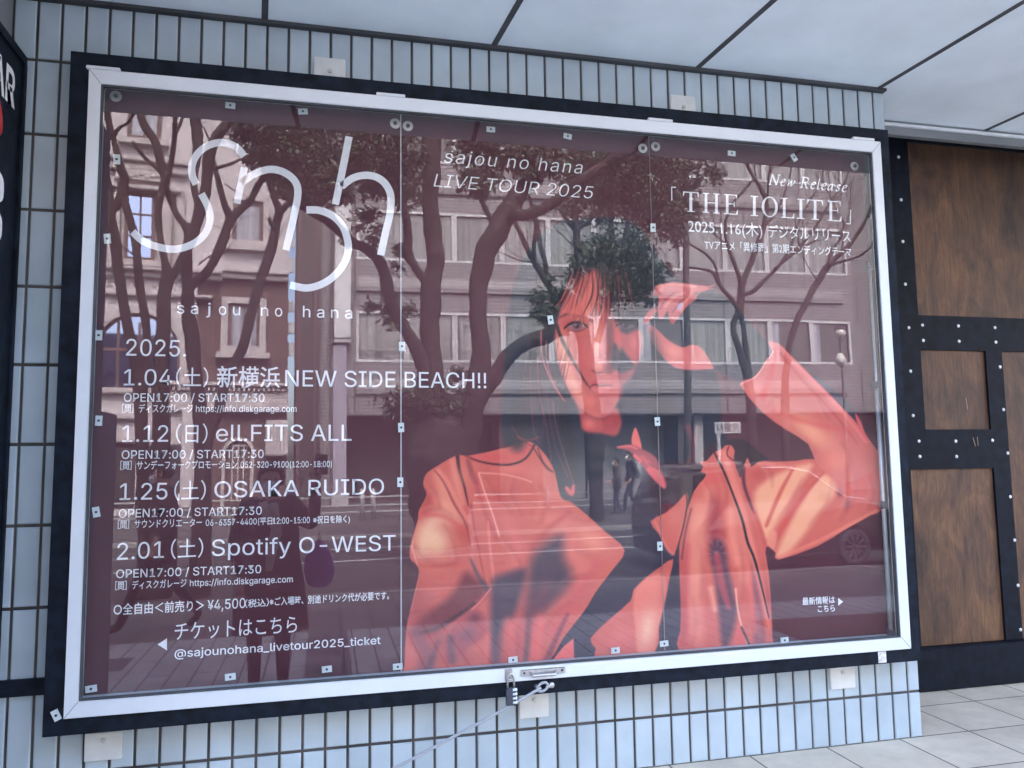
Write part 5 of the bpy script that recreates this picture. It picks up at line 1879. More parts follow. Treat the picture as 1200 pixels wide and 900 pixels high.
tree("street_tree", "bare street tree with twin leaning stems at the far left before the stone house",
     [([(172, 700, 24), (170, 640, 20), (167, 560, 16), (164, 480, 15), (158, 420, 14), (152, 392, 13), (147, 362, 12), (142, 337, 12), (138, 308, 12), (134, 275, 12), (130, 250, 12), (140, 236, 11), (147, 213, 10), (142, 197, 10), (137, 177, 8), (133, 160, 7), (127, 140, 8), (122, 100, 6)], 7.4),
      ([(164, 480, 12), (172, 425, 11), (173, 392, 10), (170, 367, 10), (165, 333, 10), (161, 300, 10), (156, 270, 9), (148, 240, 9), (143, 215, 9)], 7.4),
      ([(132, 262, 9), (129, 227, 8), (125, 203, 7), (119, 170, 6), (112, 120, 6)], 7.4, 0.3),
      ([(133, 160, 6), (141, 149, 4), (152, 142, 4), (165, 118, 3)], 7.4, -0.3)],
     twig=[(122, 110, 7.4, -.3, 1, 1.2, .03, 4), (165, 118, 7.1, .5, 1, .9, .02, 3), (112, 120, 7.7, -.2, 1, 1.0, .02, 3), (160, 300, 7.4, -1, .5, .5, .012, 3)], seed=11)
tree("street_tree", "forked bare street tree with a Y shaped trunk in front of the tall sash window",
     [([(188, 700, 26), (188, 600, 24), (189, 500, 20), (190, 420, 18), (192, 383, 16), (195, 345, 15), (197, 322, 14), (194, 310, 9), (188, 280, 8), (186, 250, 8), (189, 227, 9), (193, 210, 9), (188, 185, 9), (182, 165, 9), (173, 152, 9), (166, 138, 9), (156, 105, 7)], 6.9),
      ([(192, 222, 8), (200, 195, 7), (204, 170, 6), (205, 143, 6), (206, 100, 5)], 6.9, -0.4),
      ([(205, 160, 4), (210, 148, 4), (216, 130, 4), (222, 100, 3)], 6.8, 0.3),
      ([(191, 205, 4), (180, 194, 4), (168, 182, 4), (160, 172, 4), (157, 167, 4)], 6.9, 0.4),
      ([(197, 325, 12), (205, 318, 11), (213, 303, 10), (221, 283, 9), (217, 265, 8), (208, 252, 7), (199, 232, 7), (193, 215, 7)], 6.9, 0.1),
      ([(218, 292, 7), (225, 275, 7), (228, 258, 7), (232, 240, 8), (227, 215, 8), (230, 190, 9), (231, 165, 12), (229, 140, 13), (226, 100, 10)], 6.9, 0.3),
      ([(221, 290, 8), (232, 262, 10), (240, 232, 12), (243, 205, 12), (245, 180, 13), (254, 160, 12), (264, 146, 11), (280, 110, 8)], 6.95, -0.3),
      ([(246, 178, 9), (258, 160, 7), (268, 148, 6), (278, 135, 5)], 6.9, 0.2),
      ([(244, 200, 4), (256, 196, 4), (270, 192, 4), (286, 184, 3)], 6.9, 0.3)],
     twig=[(156, 105, 6.9, -.3, 1, 1.0, .025, 4), (206, 100, 6.5, .1, 1, 1.0, .02, 3), (222, 100, 7.1, .3, 1, .9, .015, 3), (232, 310, 6.9, .7, .8, .45, .010, 3), (262, 215, 6.9, 1, -.4, .4, .008, 3)], seed=12)
tree("street_tree", "evergreen street tree with a low fork and dark crown over the band's logo",
     [([(236, 720, 26), (236, 660, 24), (237, 600, 22), (237, 540, 18), (235, 490, 17), (231, 450, 16), (227, 415, 16), (225, 392, 16), (221, 365, 15), (220, 342, 14), (226, 333, 12), (236, 326, 11), (246, 313, 11), (256, 292, 11), (264, 272, 11), (270, 255, 11), (264, 243, 8), (259, 228, 7), (254, 208, 6), (250, 190, 6)], 7.6),
      ([(220, 345, 13), (218, 322, 12), (218, 300, 12), (221, 280, 11), (225, 262, 10)], 7.6),
      ([(271, 258, 9), (280, 247, 9), (292, 236, 8), (303, 216, 8), (310, 205, 9), (318, 180, 8), (330, 150, 6)], 7.6, 0.2),
      ([(237, 545, 14), (244, 510, 13), (254, 485, 12), (267, 440, 12), (283, 407, 12), (293, 370, 12), (301, 338, 12), (310, 312, 12), (319, 285, 12), (323, 262, 11), (327, 247, 10), (322, 232, 8), (316, 212, 8), (309, 190, 6)], 7.6, 0.1),
      ([(326, 250, 8), (333, 243, 8), (341, 236, 7), (350, 228, 7), (360, 200, 6)], 7.6, -0.2),
      ([(323, 268, 5), (317, 262, 5), (315, 255, 4)], 7.6)],
     crown=[(320, 172, 7.5, 42, 34, 620), (300, 150, 7.4, 30, 20, 240), (365, 190, 7.8, 42, 46, 1050), (400, 170, 7.8, 40, 36, 700), (440, 185, 8.0, 38, 36, 700), (332, 215, 7.6, 14, 16, 90), (470, 190, 8, 24, 40, 240), (380, 225, 7.8, 34, 16, 240), (350, 110, 7.7, 70, 40, 500), (455, 110, 8, 60, 40, 400)],
     twig=[(250, 190, 7.6, -.2, 1, .5, .02, 3), (316, 300, 7.6, .6, .7, .5, .008, 3)], seed=13)
tree("camphor_tree", "thick old evergreen tree with many rising limbs from one stump, middle of the street",
     [([(522, 640, 62), (520, 600, 66), (516, 550, 78), (512, 510, 76), (505, 480, 46), (503, 450, 34), (505, 420, 26), (503, 385, 24), (504, 350, 26), (508, 320, 22), (508, 290, 22), (505, 255, 21), (504, 225, 20), (507, 195, 22), (507, 160, 24), (506, 110, 20)], 9.2),
      ([(505, 335, 14), (497, 328, 11), (484, 312, 11), (477, 297, 12), (478, 275, 11), (474, 250, 10), (466, 232, 9), (452, 226, 9), (430, 222, 8)], 9.2, -0.3),
      ([(510, 470, 26), (500, 440, 20), (488, 408, 17), (474, 386, 15), (463, 367, 15), (455, 345, 15), (450, 322, 14), (441, 302, 13), (428, 290, 12), (413, 284, 12), (400, 272, 13), (388, 260, 14), (372, 248, 15), (352, 238, 12), (335, 228, 8)], 9.1, -0.5),
      ([(540, 540, 40), (548, 505, 30), (556, 470, 26), (563, 440, 26), (564, 410, 22), (561, 375, 20), (561, 345, 21), (564, 318, 24), (572, 290, 25), (584, 265, 26), (599, 243, 24), (616, 220, 18), (636, 200, 16), (662, 184, 14), (690, 166, 12), (720, 120, 9)], 9.0, 0.2),
      ([(596, 250, 16), (615, 251, 13), (637, 243, 13), (658, 229, 13), (680, 212, 13), (706, 195, 13), (735, 172, 12), (770, 130, 9)], 9.0, -0.5),
      ([(580, 268, 8), (570, 245, 6), (560, 225, 5), (550, 205, 5)], 9.1, 0.3),
      ([(540, 530, 28), (553, 488, 22), (566, 462, 19), (582, 436, 18), (600, 414, 18), (618, 402, 18), (640, 392, 19), (656, 378, 22), (672, 360, 22), (690, 340, 18), (706, 310, 14)], 8.9, -0.6)],
     crown=[(590, 178, 9.2, 60, 28, 620), (640, 190, 9.0, 46, 24, 380), (700, 205, 9.0, 52, 36, 820), (760, 215, 9.0, 46, 44, 1000), (790, 255, 8.9, 30, 34, 420), (735, 180, 9, 60, 22, 480), (560, 215, 9.2, 30, 16, 150), (465, 195, 9.2, 40, 36, 520), (480, 235, 9.2, 26, 14, 80), (425, 265, 9.1, 26, 24, 110), (470, 300, 9.1, 16, 24, 60), (445, 350, 9.1, 20, 16, 60), (475, 365, 9.1, 14, 14, 40), (460, 380, 9, 12, 8, 24),
            (505, 470, 9.0, 54, 22, 520), (480, 478, 8.9, 28, 12, 120), (540, 445, 9.1, 20, 14, 70), (600, 110, 9.2, 90, 40, 600), (730, 110, 9, 80, 50, 700), (820, 190, 9, 26, 36, 260)],
     seed=14, size=0.095)
tree("evergreen_tree", "slim dark trunked tree with a dense low leafy clump beside the walking couple",
     [([(700, 615, 20), (699, 585, 17), (698, 550, 20), (697, 515, 22), (694, 480, 22), (690, 440, 20), (684, 400, 18), (680, 365, 15), (678, 335, 10), (677, 305, 9), (676, 275, 9), (674, 245, 9), (672, 215, 8), (668, 180, 7), (664, 130, 6)], 15.2),
      ([(680, 372, 12), (660, 355, 11), (645, 338, 9), (634, 320, 9), (622, 298, 7), (611, 275, 6), (600, 252, 5)], 15.2, 0.6),
      ([(640, 330, 6), (640, 310, 6), (635, 290, 6), (630, 265, 6), (626, 240, 5)], 15.4, 0.4),
      ([(629, 312, 5), (626, 290, 5), (628, 262, 5), (622, 235, 4)], 15.5, -0.3),
      ([(677, 270, 6), (668, 262, 5), (658, 248, 4), (652, 236, 4)], 15.2, 0.3),
      ([(676, 268, 6), (686, 262, 5), (697, 252, 4), (704, 240, 4)], 15.2, -0.3),
      ([(700, 400, 9), (714, 350, 8), (718, 300, 8), (716, 270, 8), (715, 240, 7)], 15.0, 0.3),
      ([(728, 330, 6), (730, 290, 6), (735, 262, 6), (738, 235, 5)], 15.0, -.3)],
     crown=[(730, 300, 15.0, 40, 34, 900), (712, 335, 15.0, 42, 26, 520), (765, 315, 15.0, 22, 22, 240), (752, 340, 15.0, 22, 18, 180), (645, 345, 15.2, 26, 22, 240), (640, 370, 15.1, 20, 14, 130), (700, 290, 15.2, 28, 14, 160), (662, 372, 15.1, 26, 16, 200), (690, 245, 15.2, 34, 16, 160), (740, 245, 15.0, 40, 22, 300), (680, 318, 15.0, 16, 22, 140)],
     twig=[(622, 235, 15.2, -.2, 1, 1.5, .03, 3), (652, 236, 15.4, -.4, .8, 1.0, .02, 3), (640, 310, 15.4, -1, .3, 1.4, .02, 3), (690, 300, 15.2, -.8, .3, 1.2, .02, 3)], seed=15, size=0.12)
tree("bare_tree", "leafless pale tree with fan of fine branches right of the dark pole",
     [([(884, 620, 14), (884, 560, 13), (882, 500, 12), (880, 462, 12), (876, 438, 11), (868, 415, 8), (861, 395, 8), (860, 378, 7), (865, 368, 8)], 14.5),
      ([(879, 445, 9), (876, 420, 7), (873, 400, 7), (871, 382, 6), (868, 372, 7)], 14.5),
      ([(866, 372, 11), (868, 350, 9), (869, 335, 9), (872, 325, 8), (880, 305, 7), (888, 285, 7), (894, 266, 6), (897, 240, 5), (889, 220, 5), (880, 205, 4), (874, 190, 4), (866, 170, 3)], 14.5, 0.4),
      ([(867, 366, 6), (856, 348, 5), (843, 333, 4), (835, 318, 4), (820, 314, 3), (806, 313, 3)], 14.5, -0.5),
      ([(843, 333, 3.5), (838, 310, 3), (826, 296, 3), (810, 286, 2.5)], 14.3, -0.4),
      ([(870, 345, 6), (883, 340, 5), (896, 328, 5), (908, 315, 4.5), (922, 302, 4), (938, 288, 3.5), (955, 268, 3), (972, 240, 2.5), (990, 215, 2)], 14.5, 0.4),
      ([(869, 335, 6), (864, 318, 5), (858, 302, 5), (852, 286, 4), (850, 262, 4), (858, 240, 3.5), (870, 225, 3), (884, 208, 2.5)], 14.5, -0.3),
      ([(894, 266, 4), (908, 250, 3), (920, 225, 2.5), (928, 200, 2)], 14.7, 0.3),
      ([(908, 315, 3.5), (925, 292, 3), (936, 262, 2.5), (950, 235, 2)], 14.6, 0.4)],
     twig=[(866, 170, 14.9, -.3, 1, 2.0, .03, 4), (874, 190, 14.8, .6, .8, 1.6, .025, 4), (897, 240, 14.8, .6, .9, 1.6, .03, 4), (928, 200, 15, .3, 1, 1.6, .022, 4), (950, 235, 15, .6, .8, 1.6, .022, 4), (972, 240, 14.8, .8, .6, 1.6, .02, 4), (990, 215, 14.9, .5, .8, 1.4, .018, 4), (884, 208, 14.2, -.4, 1, 1.5, .02, 4), (810, 286, 14, -.9, .4, .9, .016, 3), (852, 286, 14.3, -.6, .6, 1.2, .02, 3), (922, 302, 14.7, .8, .3, 1.6, .02, 4), (938, 288, 14.8, .9, .1, 1.4, .016, 4)], seed=16)
tree("bare_tree", "leafless leaning limb tree at the far right of the office windows",
     [([(925, 640, 11), (922, 560, 10), (920, 480, 9), (921, 430, 8), (927, 395, 8), (935, 372, 8), (946, 352, 8), (957, 333, 8), (970, 312, 8), (982, 300, 6), (998, 284, 5), (1012, 264, 4), (1024, 240, 3)], 13.5, 0.3),
      ([(972, 312, 5), (974, 296, 4), (985, 280, 3), (990, 262, 2.5)], 13.6, 0.3),
      ([(970, 312, 4), (985, 306, 3), (1005, 300, 2.5), (1020, 290, 2)], 13.6, -0.4)],
     twig=[(1012, 264, 13.8, .2, 1, 1.4, .025, 4), (990, 262, 13.9, -.3, 1, 1.5, .02, 4), (1020, 290, 13.4, .5, .8, 1.2, .016, 3), (985, 300, 13.6, .3, 1, 1.5, .02, 4), (960, 330, 13.6, -.6, 1, 1.2, .018, 4)], seed=17)

# ---- street furniture
pl2 = empty("street_lamp", "tall dark street lamp pole with a black roofed lantern on a side arm", "street lamp")
MB().tube([VR(806, 640, 12.6), VR(805.5, 540, 12.6), VR(805, 420, 12.6), VR(804.5, 300, 12.6), VR(804, 150, 12.6), VR(804, 110, 12.6)], [0.085, 0.08, 0.075, 0.07, 0.065, 0.06], 12).build("pole", M2['pole'], pl2, smooth=True)
a = VR(842, 204, 12.6)
MB().tube([VR(804, 175, 12.6), VR(822, 168, 12.6), VR(842, 172, 12.6), VR(842, 184, 12.6)], 0.03, 8).build("lamp_arm", M2['pole'], pl2, smooth=True)
m = MB()
m.tube([a + Vector((0, 0, .34)), a + Vector((0, 0, .22)), a + Vector((0, 0, 0.02)), a + Vector((0, 0, -0.04))], [0.04, 0.09, 0.19, 0.20], 8)
m.build("lantern_roof", M2['pole'], pl2)
MB().tube([a + Vector((0, 0, .14)), a + Vector((0, 0, -.1)), a + Vector((0, 0, -.16))], [0.13, 0.11, 0.05], 8).build("lantern_glass", M2['lampglass'], pl2)
gl2 = empty("globe_lamp", "street lamp with two pale stacked globe shades before the right office window", "street lamp")
b = VR(985, 390, 15.5)
MB().tube([(b[0], b[1], ZS), (b[0], b[1], 1.0), (b[0], b[1], b[2] + .2)], [0.07, 0.045, 0.035], 10).build("pole", M2['pole'], gl2, smooth=True)
MB().ball((b[0], b[1], b[2]), 0.15, 1, 1, 0.85).build("lamp_shade", M2['lampglass'], gl2, smooth=True)
MB().tube([(b[0], b[1], b[2] + .11), (b[0], b[1], b[2] + .19)], [0.14, 0.05], 12).build("shade_cap", M2['pole'], gl2)
c = VR(985, 421, 15.5)
MB().tube([(c[0], c[1], c[2] + .14), (c[0], c[1], c[2] - .05), (c[0], c[1], c[2] - 0.2)], [0.06, 0.16, 0.07], 14).build("lamp_shade", M2['lampglass'], gl2, smooth=True)
# little white shop board with dark characters, turned to the street
bs = empty("shop_board", "white shop board with dark characters standing behind the parked car", "sign")
FB = Fac(858, 19.0, -2.8)
r = FB.rect(838, 494.5, 869, 508)
q = MB()
FB.box(q, r, -0.06, 0.0)
q.build("board", M2['signw'], bs)
co, fs = text_mesh("児歯科", 0, 0.01)
q = MB()
wS = (r[1] - r[0]) * 0.9
mnx, mxx = co[:, 0].min(), co[:, 0].max()
q.add([FB.W(r[1] - 0.05 * (r[1] - r[0]) - (v[0] - mnx) / (mxx - mnx) * wS, r[2] + 0.10 * (r[3] - r[2]) + (v[1] - co[:, 1].min()) / (co[:, 1].max() - co[:, 1].min()) * (r[3] - r[2]) * 0.8, 0.004) for v in co], fs)
q.build("characters", M2['darkin'], bs, recalc=False)
q = MB()
s_, z_ = FB.uv(843, 515)
FB.box(q, (s_ - .05, s_ + .05, ZS, r[2] - 0.001), -0.06, -0.01)
q.build("board_post", M2['signw'], bs)
# low guard rail on the far pavement
FR = Fac(700, 18.5, 0)
gr = empty("guard_rail", "low grey guard rail along the opposite pavement behind the couple", "railing")
q = MB()
for yy, hh in ((577, 1.6), (586, 1.4), (593, 1.4)):
    r = FR.rect(480, yy, 800, yy + hh)
    FR.box(q, (-14, 6.0, r[2], r[3]), -0.03, 0.03)
q.build("rail", M2['steel'], gr)
for k in range(9):
    q = MB()
    s = -13.5 + k * 2.4
    q.tube([FR.W(s, ZS, 0), FR.W(s, 0.33, 0)], 0.04, 8)
    q.build("post", M2['steel'], gr, smooth=True)
for k, (pxb, lb) in enumerate(((759, "grey steel bollard on the far pavement right of the walking couple"), (437, "pale steel bollard before the lilac pillar"), (424, "short steel bollard closest to the vertical sign's pillar"))):
    bo = empty("bollard", lb, "bollard", "bollards on the far pavement")
    p = VR(pxb, 590, 17.6)
    MB().tube([(p[0], p[1], ZS), (p[0], p[1], ZS + 0.72), (p[0], p[1], ZS + 0.78)], [0.065, 0.065, 0.03], 12).build("post", M2['steel'], bo, smooth=True)
    MB().tube([(p[0], p[1], ZS + 0.55), (p[0], p[1], ZS + 0.61)], 0.07, 12).build("band", M2['lampglass'], bo)

# ---- parked car (side on, nose to the right)
car = empty("parked_car", "small dark hatchback parked at the kerb, nose to the right", "car")
xw1, xw2 = 5.92, 8.12
yn, yf2 = -7.15, -8.6
ygr = RZ
RIM = mat("dull alloy", (0.10, 0.10, 0.105), 0.5, metal=0.3)
cpaint = mat("dark car paint", (0.018, 0.014, 0.018), 0.25, var=0.1, coat=1.0)
cgl = window_mat("car glass", (0.015, 0.016, 0.018), False, 1.5)
prof = [(5.32, .28), (5.28, .62), (5.30, .92), (5.36, 1.12), (5.46, 1.36), (5.60, 1.47), (6.2, 1.51), (6.9, 1.50), (7.35, 1.44), (7.72, 1.24), (8.05, 1.00), (8.5, .92), (8.78, .80), (8.86, .62), (8.86, .30)]
P = catmull(prof, 4)
mb = MB()
secs = []
W2 = (yn - yf2) / 2
yc = (yn + yf2) / 2
for (x, z) in P:
    secs.append((x, z))
nsec = len(secs)
strips = []
for sy in np.linspace(-1, 1, 13):
    row = []
    for (x, z) in secs:
        zz = z
        tum = 1.0 - 0.13 * max(0, (z - 0.85) / 0.66)
        edge = abs(sy) ** 6 * 0.05
        row.append((x, yc + sy * W2 * tum, ygr + zz - edge))
    strips.append(row)
vs = [p for r_ in strips for p in r_]
fs = [(i * nsec + k, i * nsec + k + 1, (i + 1) * nsec + k + 1, (i + 1) * nsec + k) for i in range(12) for k in range(nsec - 1)]
mb.add(vs, fs)
for sgn in (-1, 1):
    # side skin with wheel arches
    side = [(x, z) for (x, z) in secs]
    low = []
    for xw in (xw2, xw1):
        low += [(xw + 0.33, .26)] + [(xw + 0.33 * math.cos(t), .28 + 0.33 * math.sin(t)) for t in [math.pi * i / 10 for i in range(11)]] + [(xw - 0.33, .26)]
    poly = side + low
    vs2 = []
    for (x, z) in poly:
        tum = 1.0 - 0.13 * max(0, (z - 0.85) / 0.66)
        vs2.append((x, yc + sgn * W2 * tum, ygr + z - (0.05 if (x, z) in secs else 0)))
    mb.add(vs2, [tuple(range(len(vs2)))])
mb.box(5.34, 8.84, yf2 + .08, yn - .08, ygr + .22, ygr + .30)
mb.build("body", cpaint, car, recalc=True)
for (pts_) in ([(5.62, .96), (5.66, 1.34), (6.32, 1.41), (6.32, .96)], [(6.40, .96), (6.40, 1.41), (7.0, 1.40), (7.32, 1.34), (7.66, 1.14), (7.80, .98)]):
    q = MB()
    vsw = [(x, yc + W2 * (1.0 - 0.13 * max(0, (z - 0.85) / 0.66)) + 0.006, ygr + z) for (x, z) in pts_]
    q.add(vsw, [tuple(range(len(vsw)))])
    wq = q.build("side_window", cgl, car, recalc=False)
q = MB()
q.tube([(x, yc + W2 * (1.0 - 0.13 * max(0, (z - 0.85) / 0.66)) + 0.012, ygr + z) for (x, z) in [(6.7, 1.43), (7.08, 1.425), (7.42, 1.37), (7.74, 1.15), (7.98, 1.0), (8.3, .955)]], 0.011, 6)
q.build("silver_trim", MT['screw'], car, smooth=True)
for xw in (xw1, xw2):
    for yy, sg_ in ((yn - 0.10, 1), (yf2 + 0.10, -1)):
        wq = MB()
        n_ = 24
        wq.tube([(xw + 0.22 * math.cos(2 * math.pi * i / n_), yy, ygr + .28 + 0.22 * math.sin(2 * math.pi * i / n_)) for i in range(n_)], 0.06, 10, closed=True)
        ty = wq.build("wheel", MT['lockbody'], car, smooth=True)
        rq = MB()
        rq.tube([(xw, yy + sg_ * .02, ygr + .28), (xw, yy + sg_ * .075, ygr + .28)], [0.05, 0.04], 10)
        for i in range(10):
            t = 2 * math.pi * i / 10
            rq.tube([(xw + .03 * math.cos(t), yy + sg_ * .06, ygr + .28 + .03 * math.sin(t)), (xw + .18 * math.cos(t), yy + sg_ * .045, ygr + .28 + .18 * math.sin(t))], [0.012, 0.016], 5)
        rq.tube([(xw + 0.185 * math.cos(2 * math.pi * i / n_), yy + sg_ * .04, ygr + .28 + 0.185 * math.sin(2 * math.pi * i / n_)) for i in range(n_)], 0.014, 6, closed=True)
        rq.build("rim", RIM, ty, smooth=True)
MB().ball((8.80, yn - .2, ygr + .66), 0.10, .5, 1, .7).build("headlight", M2['lampglass'], car, smooth=True)
MB().ball((8.80, yf2 + .2, ygr + .66), 0.10, .5, 1, .7).build("headlight", M2['lampglass'], car, smooth=True)
MB().box(5.27, 5.33, yn - .3, yn - .08, ygr + .78, ygr + .95).build("tail_light", MT['red'], car, bevel=0.01)
MB().ball((7.62, yn + .03, ygr + 1.0), 0.09, .7, .8, .7).build("wing_mirror", cpaint, car, smooth=True)


# ---- people
SKIN = mat("skin", (0.50, 0.30, 0.22), 0.6, var=0.06, scale=20)
HAIR = mat("black hair", (0.012, 0.010, 0.010), 0.5, var=0.3, scale=40)
MASK = mat("white face mask", (0.72, 0.72, 0.74), 0.8, var=0.04)
SHOE = mat("dark shoes", (0.02, 0.02, 0.022), 0.5)
SOLE = mat("pale sole", (0.55, 0.54, 0.52), 0.7)


def person(label, foot, yaw, H, J, top, bottom, group=None, scale_body=1.0):
    """J: joint overrides in metres for a 1.70 m figure; x right, y forward, z up; feet at z=0"""
    k = H / 1.70
    j = dict(pelvis=(0, 0, .92), spine=(0, 0, 1.10), chest=(0, 0, 1.28), neck=(0, .01, 1.43), throat=(0, .02, 1.48), head=(0, .03, 1.57), crown=(0, .02, 1.645),
             shl=(-.17, 0, 1.38), ell=(-.22, -.02, 1.11), wrl=(-.23, .06, .87), hal=(-.23, .08, .79),
             shr=(.17, 0, 1.38), elr=(.22, -.02, 1.11), wrr=(.23, .06, .87), har=(.23, .08, .79),
             hil=(-.09, 0, .88), knl=(-.10, .02, .48), anl=(-.10, -.02, .09), tol=(-.11, .15, .035),
             hir=(.09, 0, .88), knr=(.10, .02, .48), anr=(.10, -.02, .09), tor=(.11, .15, .035))
    j.update(J)
    rad = dict(pelvis=.135, spine=.125, chest=.14, neck=.06, throat=.055, head=.092, crown=.07, shl=.072, ell=.05, wrl=.035, hal=.03, shr=.072, elr=.05, wrr=.035, har=.03,
               hil=.095, knl=.065, anl=.045, tol=.038, hir=.095, knr=.065, anr=.045, tor=.038)
    E_ = [('pelvis', 'spine', 't'), ('spine', 'chest', 't'), ('chest', 'neck', 't'), ('neck', 'throat', 's'), ('throat', 'head', 's'), ('head', 'crown', 's')]
    for s in 'lr':
        E_ += [('chest', 'sh' + s, 't'), ('sh' + s, 'el' + s, 't'), ('el' + s, 'wr' + s, 't'), ('wr' + s, 'ha' + s, 's'),
               ('pelvis', 'hi' + s, 'b'), ('hi' + s, 'kn' + s, 'b'), ('kn' + s, 'an' + s, 'b'), ('an' + s, 'to' + s, 'f')]
    names = list(j)
    vs = [Vector(j[n]) * k for n in names]
    rs = [rad[n] * k * (scale_body if n in ('pelvis', 'spine', 'chest', 'shl', 'shr', 'ell', 'elr', 'hil', 'hir') else 1) for n in names]
    kinds = {}
    es = []
    for a, b_, kd in E_:
        es.append((names.index(a), names.index(b_)))
        kinds[es[-1]] = kd
    # five fingers on each hand
    for s in 'lr':
        ha, wr = Vector(j['ha' + s]) * k, Vector(j['wr' + s]) * k
        dr_ = (ha - wr).normalized()
        side_ = dr_.cross(Vector((0, 1, 0.2))).normalized()
        base = names.index('ha' + s)
        for f_ in range(5):
            if f_ == 4:
                p1 = wr + dr_ * 0.03 * k + side_ * 0.035 * k
                p2 = p1 + (dr_ * .03 + side_ * .022) * k
                p3 = p2 + (dr_ * .028 + Vector((0, .012, 0))) * k
            else:
                L_ = (.068, .076, .071, .056)[f_]
                o_ = side_ * (0.026 - 0.0175 * f_) * k
                p1 = ha + o_ + dr_ * 0.02 * k
                p2 = p1 + dr_ * L_ * .55 * k + Vector((0, .012, 0)) * k
                p3 = p2 + dr_ * L_ * .4 * k + Vector((0, .022, 0)) * k
            i0 = len(vs)
            vs += [p1, p2, p3]
            rs += [.0095 * k, .0085 * k, .007 * k]
            for e_ in ((base, i0), (i0, i0 + 1), (i0 + 1, i0 + 2)):
                es.append(e_)
                kinds[e_] = 's'
    me_ = bpy.data.meshes.new("body")
    me_.from_pydata([tuple(v) for v in vs], es, [])
    ob = bpy.data.objects.new("body_tmp", me_)
    COL.objects.link(ob)
    md = ob.modifiers.new("Skin", 'SKIN')
    md.use_smooth_shade = True
    sk = me_.skin_vertices[0].data
    for i, r_ in enumerate(rs):
        sk[i].radius = (r_, r_ * (0.8 if i < 3 else 1.0))
        sk[i].use_root = (i == 0)
    sb = ob.modifiers.new("Sub", 'SUBSURF')
    sb.levels = sb.render_levels = 2
    dg = bpy.context.evaluated_depsgraph_get()
    dg.update()
    nm = bpy.data.meshes.new_from_object(ob.evaluated_get(dg))
    bpy.data.objects.remove(ob)
    nm.name = "body"
    nm.materials.clear()
    mts = {'t': 0, 'b': 1, 's': 2, 'f': 3}
    for m_ in (top, bottom, SKIN, SHOE):
        nm.materials.append(m_)
    segs = [(vs[a], vs[b_], kinds[(a, b_)]) for a, b_ in es]
    for p in nm.polygons:
        c_ = p.center
        best, bk = 1e9, 't'
        for (a, b_, kd) in segs:
            d_ = b_ - a
            t_ = max(0, min(1, (c_ - a).dot(d_) / (d_.length_squared + 1e-9)))
            dd = (c_ - a - d_ * t_).length
            if dd < best:
                best, bk = dd, kd
        p.material_index = mts[bk]
        p.use_smooth = True
    root = empty("person", label, "person", group)
    body = bpy.data.objects.new("body", nm)
    COL.objects.link(body)
    body.parent = root
    h_ = Vector(j['head']) * k
    c_ = Vector(j['crown']) * k
    hd = (c_ - h_).normalized()
    q = MB()
    q.ball((0, 0, 0), 0.112 * k, 0.92, 1.02, 1.05, 16, 10, 0)
    hq = q.build("hair", HAIR, root, smooth=True)
    # trim the cap so that the face stays open
    bmq = bmesh.new()
    bmq.from_mesh(hq.data)
    bmesh.ops.delete(bmq, geom=[v for v in bmq.verts if v.co.y > 0.045 * k and v.co.z < 0.045 * k or v.co.z < -0.085 * k], context='VERTS')
    bmq.to_mesh(hq.data)
    bmq.free()
    hq.location = h_ + Vector((0, -0.012, 0.03)) * k
    for sx in (-1, 1):
        MB().ball((h_[0] + sx * .034 * k, h_[1] + .088 * k, h_[2] + .012 * k), .011 * k, 1, .6, .8, 8, 6).build("eye", SHOE, root, smooth=True)
        MB().ball((h_[0] + sx * .094 * k, h_[1] + .0 * k, h_[2] - .01 * k), .024 * k, .4, .8, 1.2, 8, 6).build("ear", SKIN, root, smooth=True)
    q = MB().ball((h_[0], h_[1] + .072 * k, h_[2] - .045 * k), .055 * k, 1.05, .75, .85, 12, 8)
    q.build("face_mask", MASK, root, smooth=True)
    root.location = foot
    root.rotation_euler = (0, 0, yaw)
    return root, k


navy = mat("navy coat cloth", (0.016, 0.019, 0.032), 0.85, var=0.2, scale=12)
navy2 = mat("dark blue jacket cloth", (0.022, 0.028, 0.05), 0.85, var=0.2, scale=12)
olive = mat("olive brown jacket cloth", (0.06, 0.052, 0.045), 0.85, var=0.2, scale=12)
denim = mat("dark denim", (0.03, 0.038, 0.06), 0.85, var=0.2, scale=20)
blackc = mat("black coat cloth", (0.014, 0.012, 0.014), 0.9, var=0.2, scale=12)
maroonc = mat("dark brown coat cloth", (0.030, 0.020, 0.020), 0.9, var=0.2, scale=12)


def on_ground(px, D, z=ZS):
    p = VR(px, 560, D)
    return Vector((p[0], p[1], z))


# the couple walks to the left in the mirror (towards -x)
per, k = person("taller walking person in navy jacket and face mask with pale backpack", on_ground(739, 17.0), math.radians(90), 1.66,
                dict(anr=(.09, .24, .09), tor=(.09, .39, .05), knr=(.10, .20, .50), anl=(-.09, -.26, .13), tol=(-.10, -.13, .035), knl=(-.10, -.02, .50), elr=(.24, -.10, 1.12), wrr=(.2, .08, .95), har=(.2, .13, .89)), navy, navy2, "walking couple")
q = MB().ball((0, -.20, 1.18), .17, .9, .75, 1.35, 14, 10).ball((0, -.17, 1.36), .10, 1.2, .8, .6, 10, 6)
bp_ = q.build("backpack", mat("pale grey backpack", (0.26, 0.28, 0.29), 0.8, var=0.1), None, smooth=True)
tag(bp_, "pale grey backpack worn by the taller walking person", "backpack")
bp_.location = per.location
bp_.rotation_euler = per.rotation_euler
bp_.scale = (k, k, k)
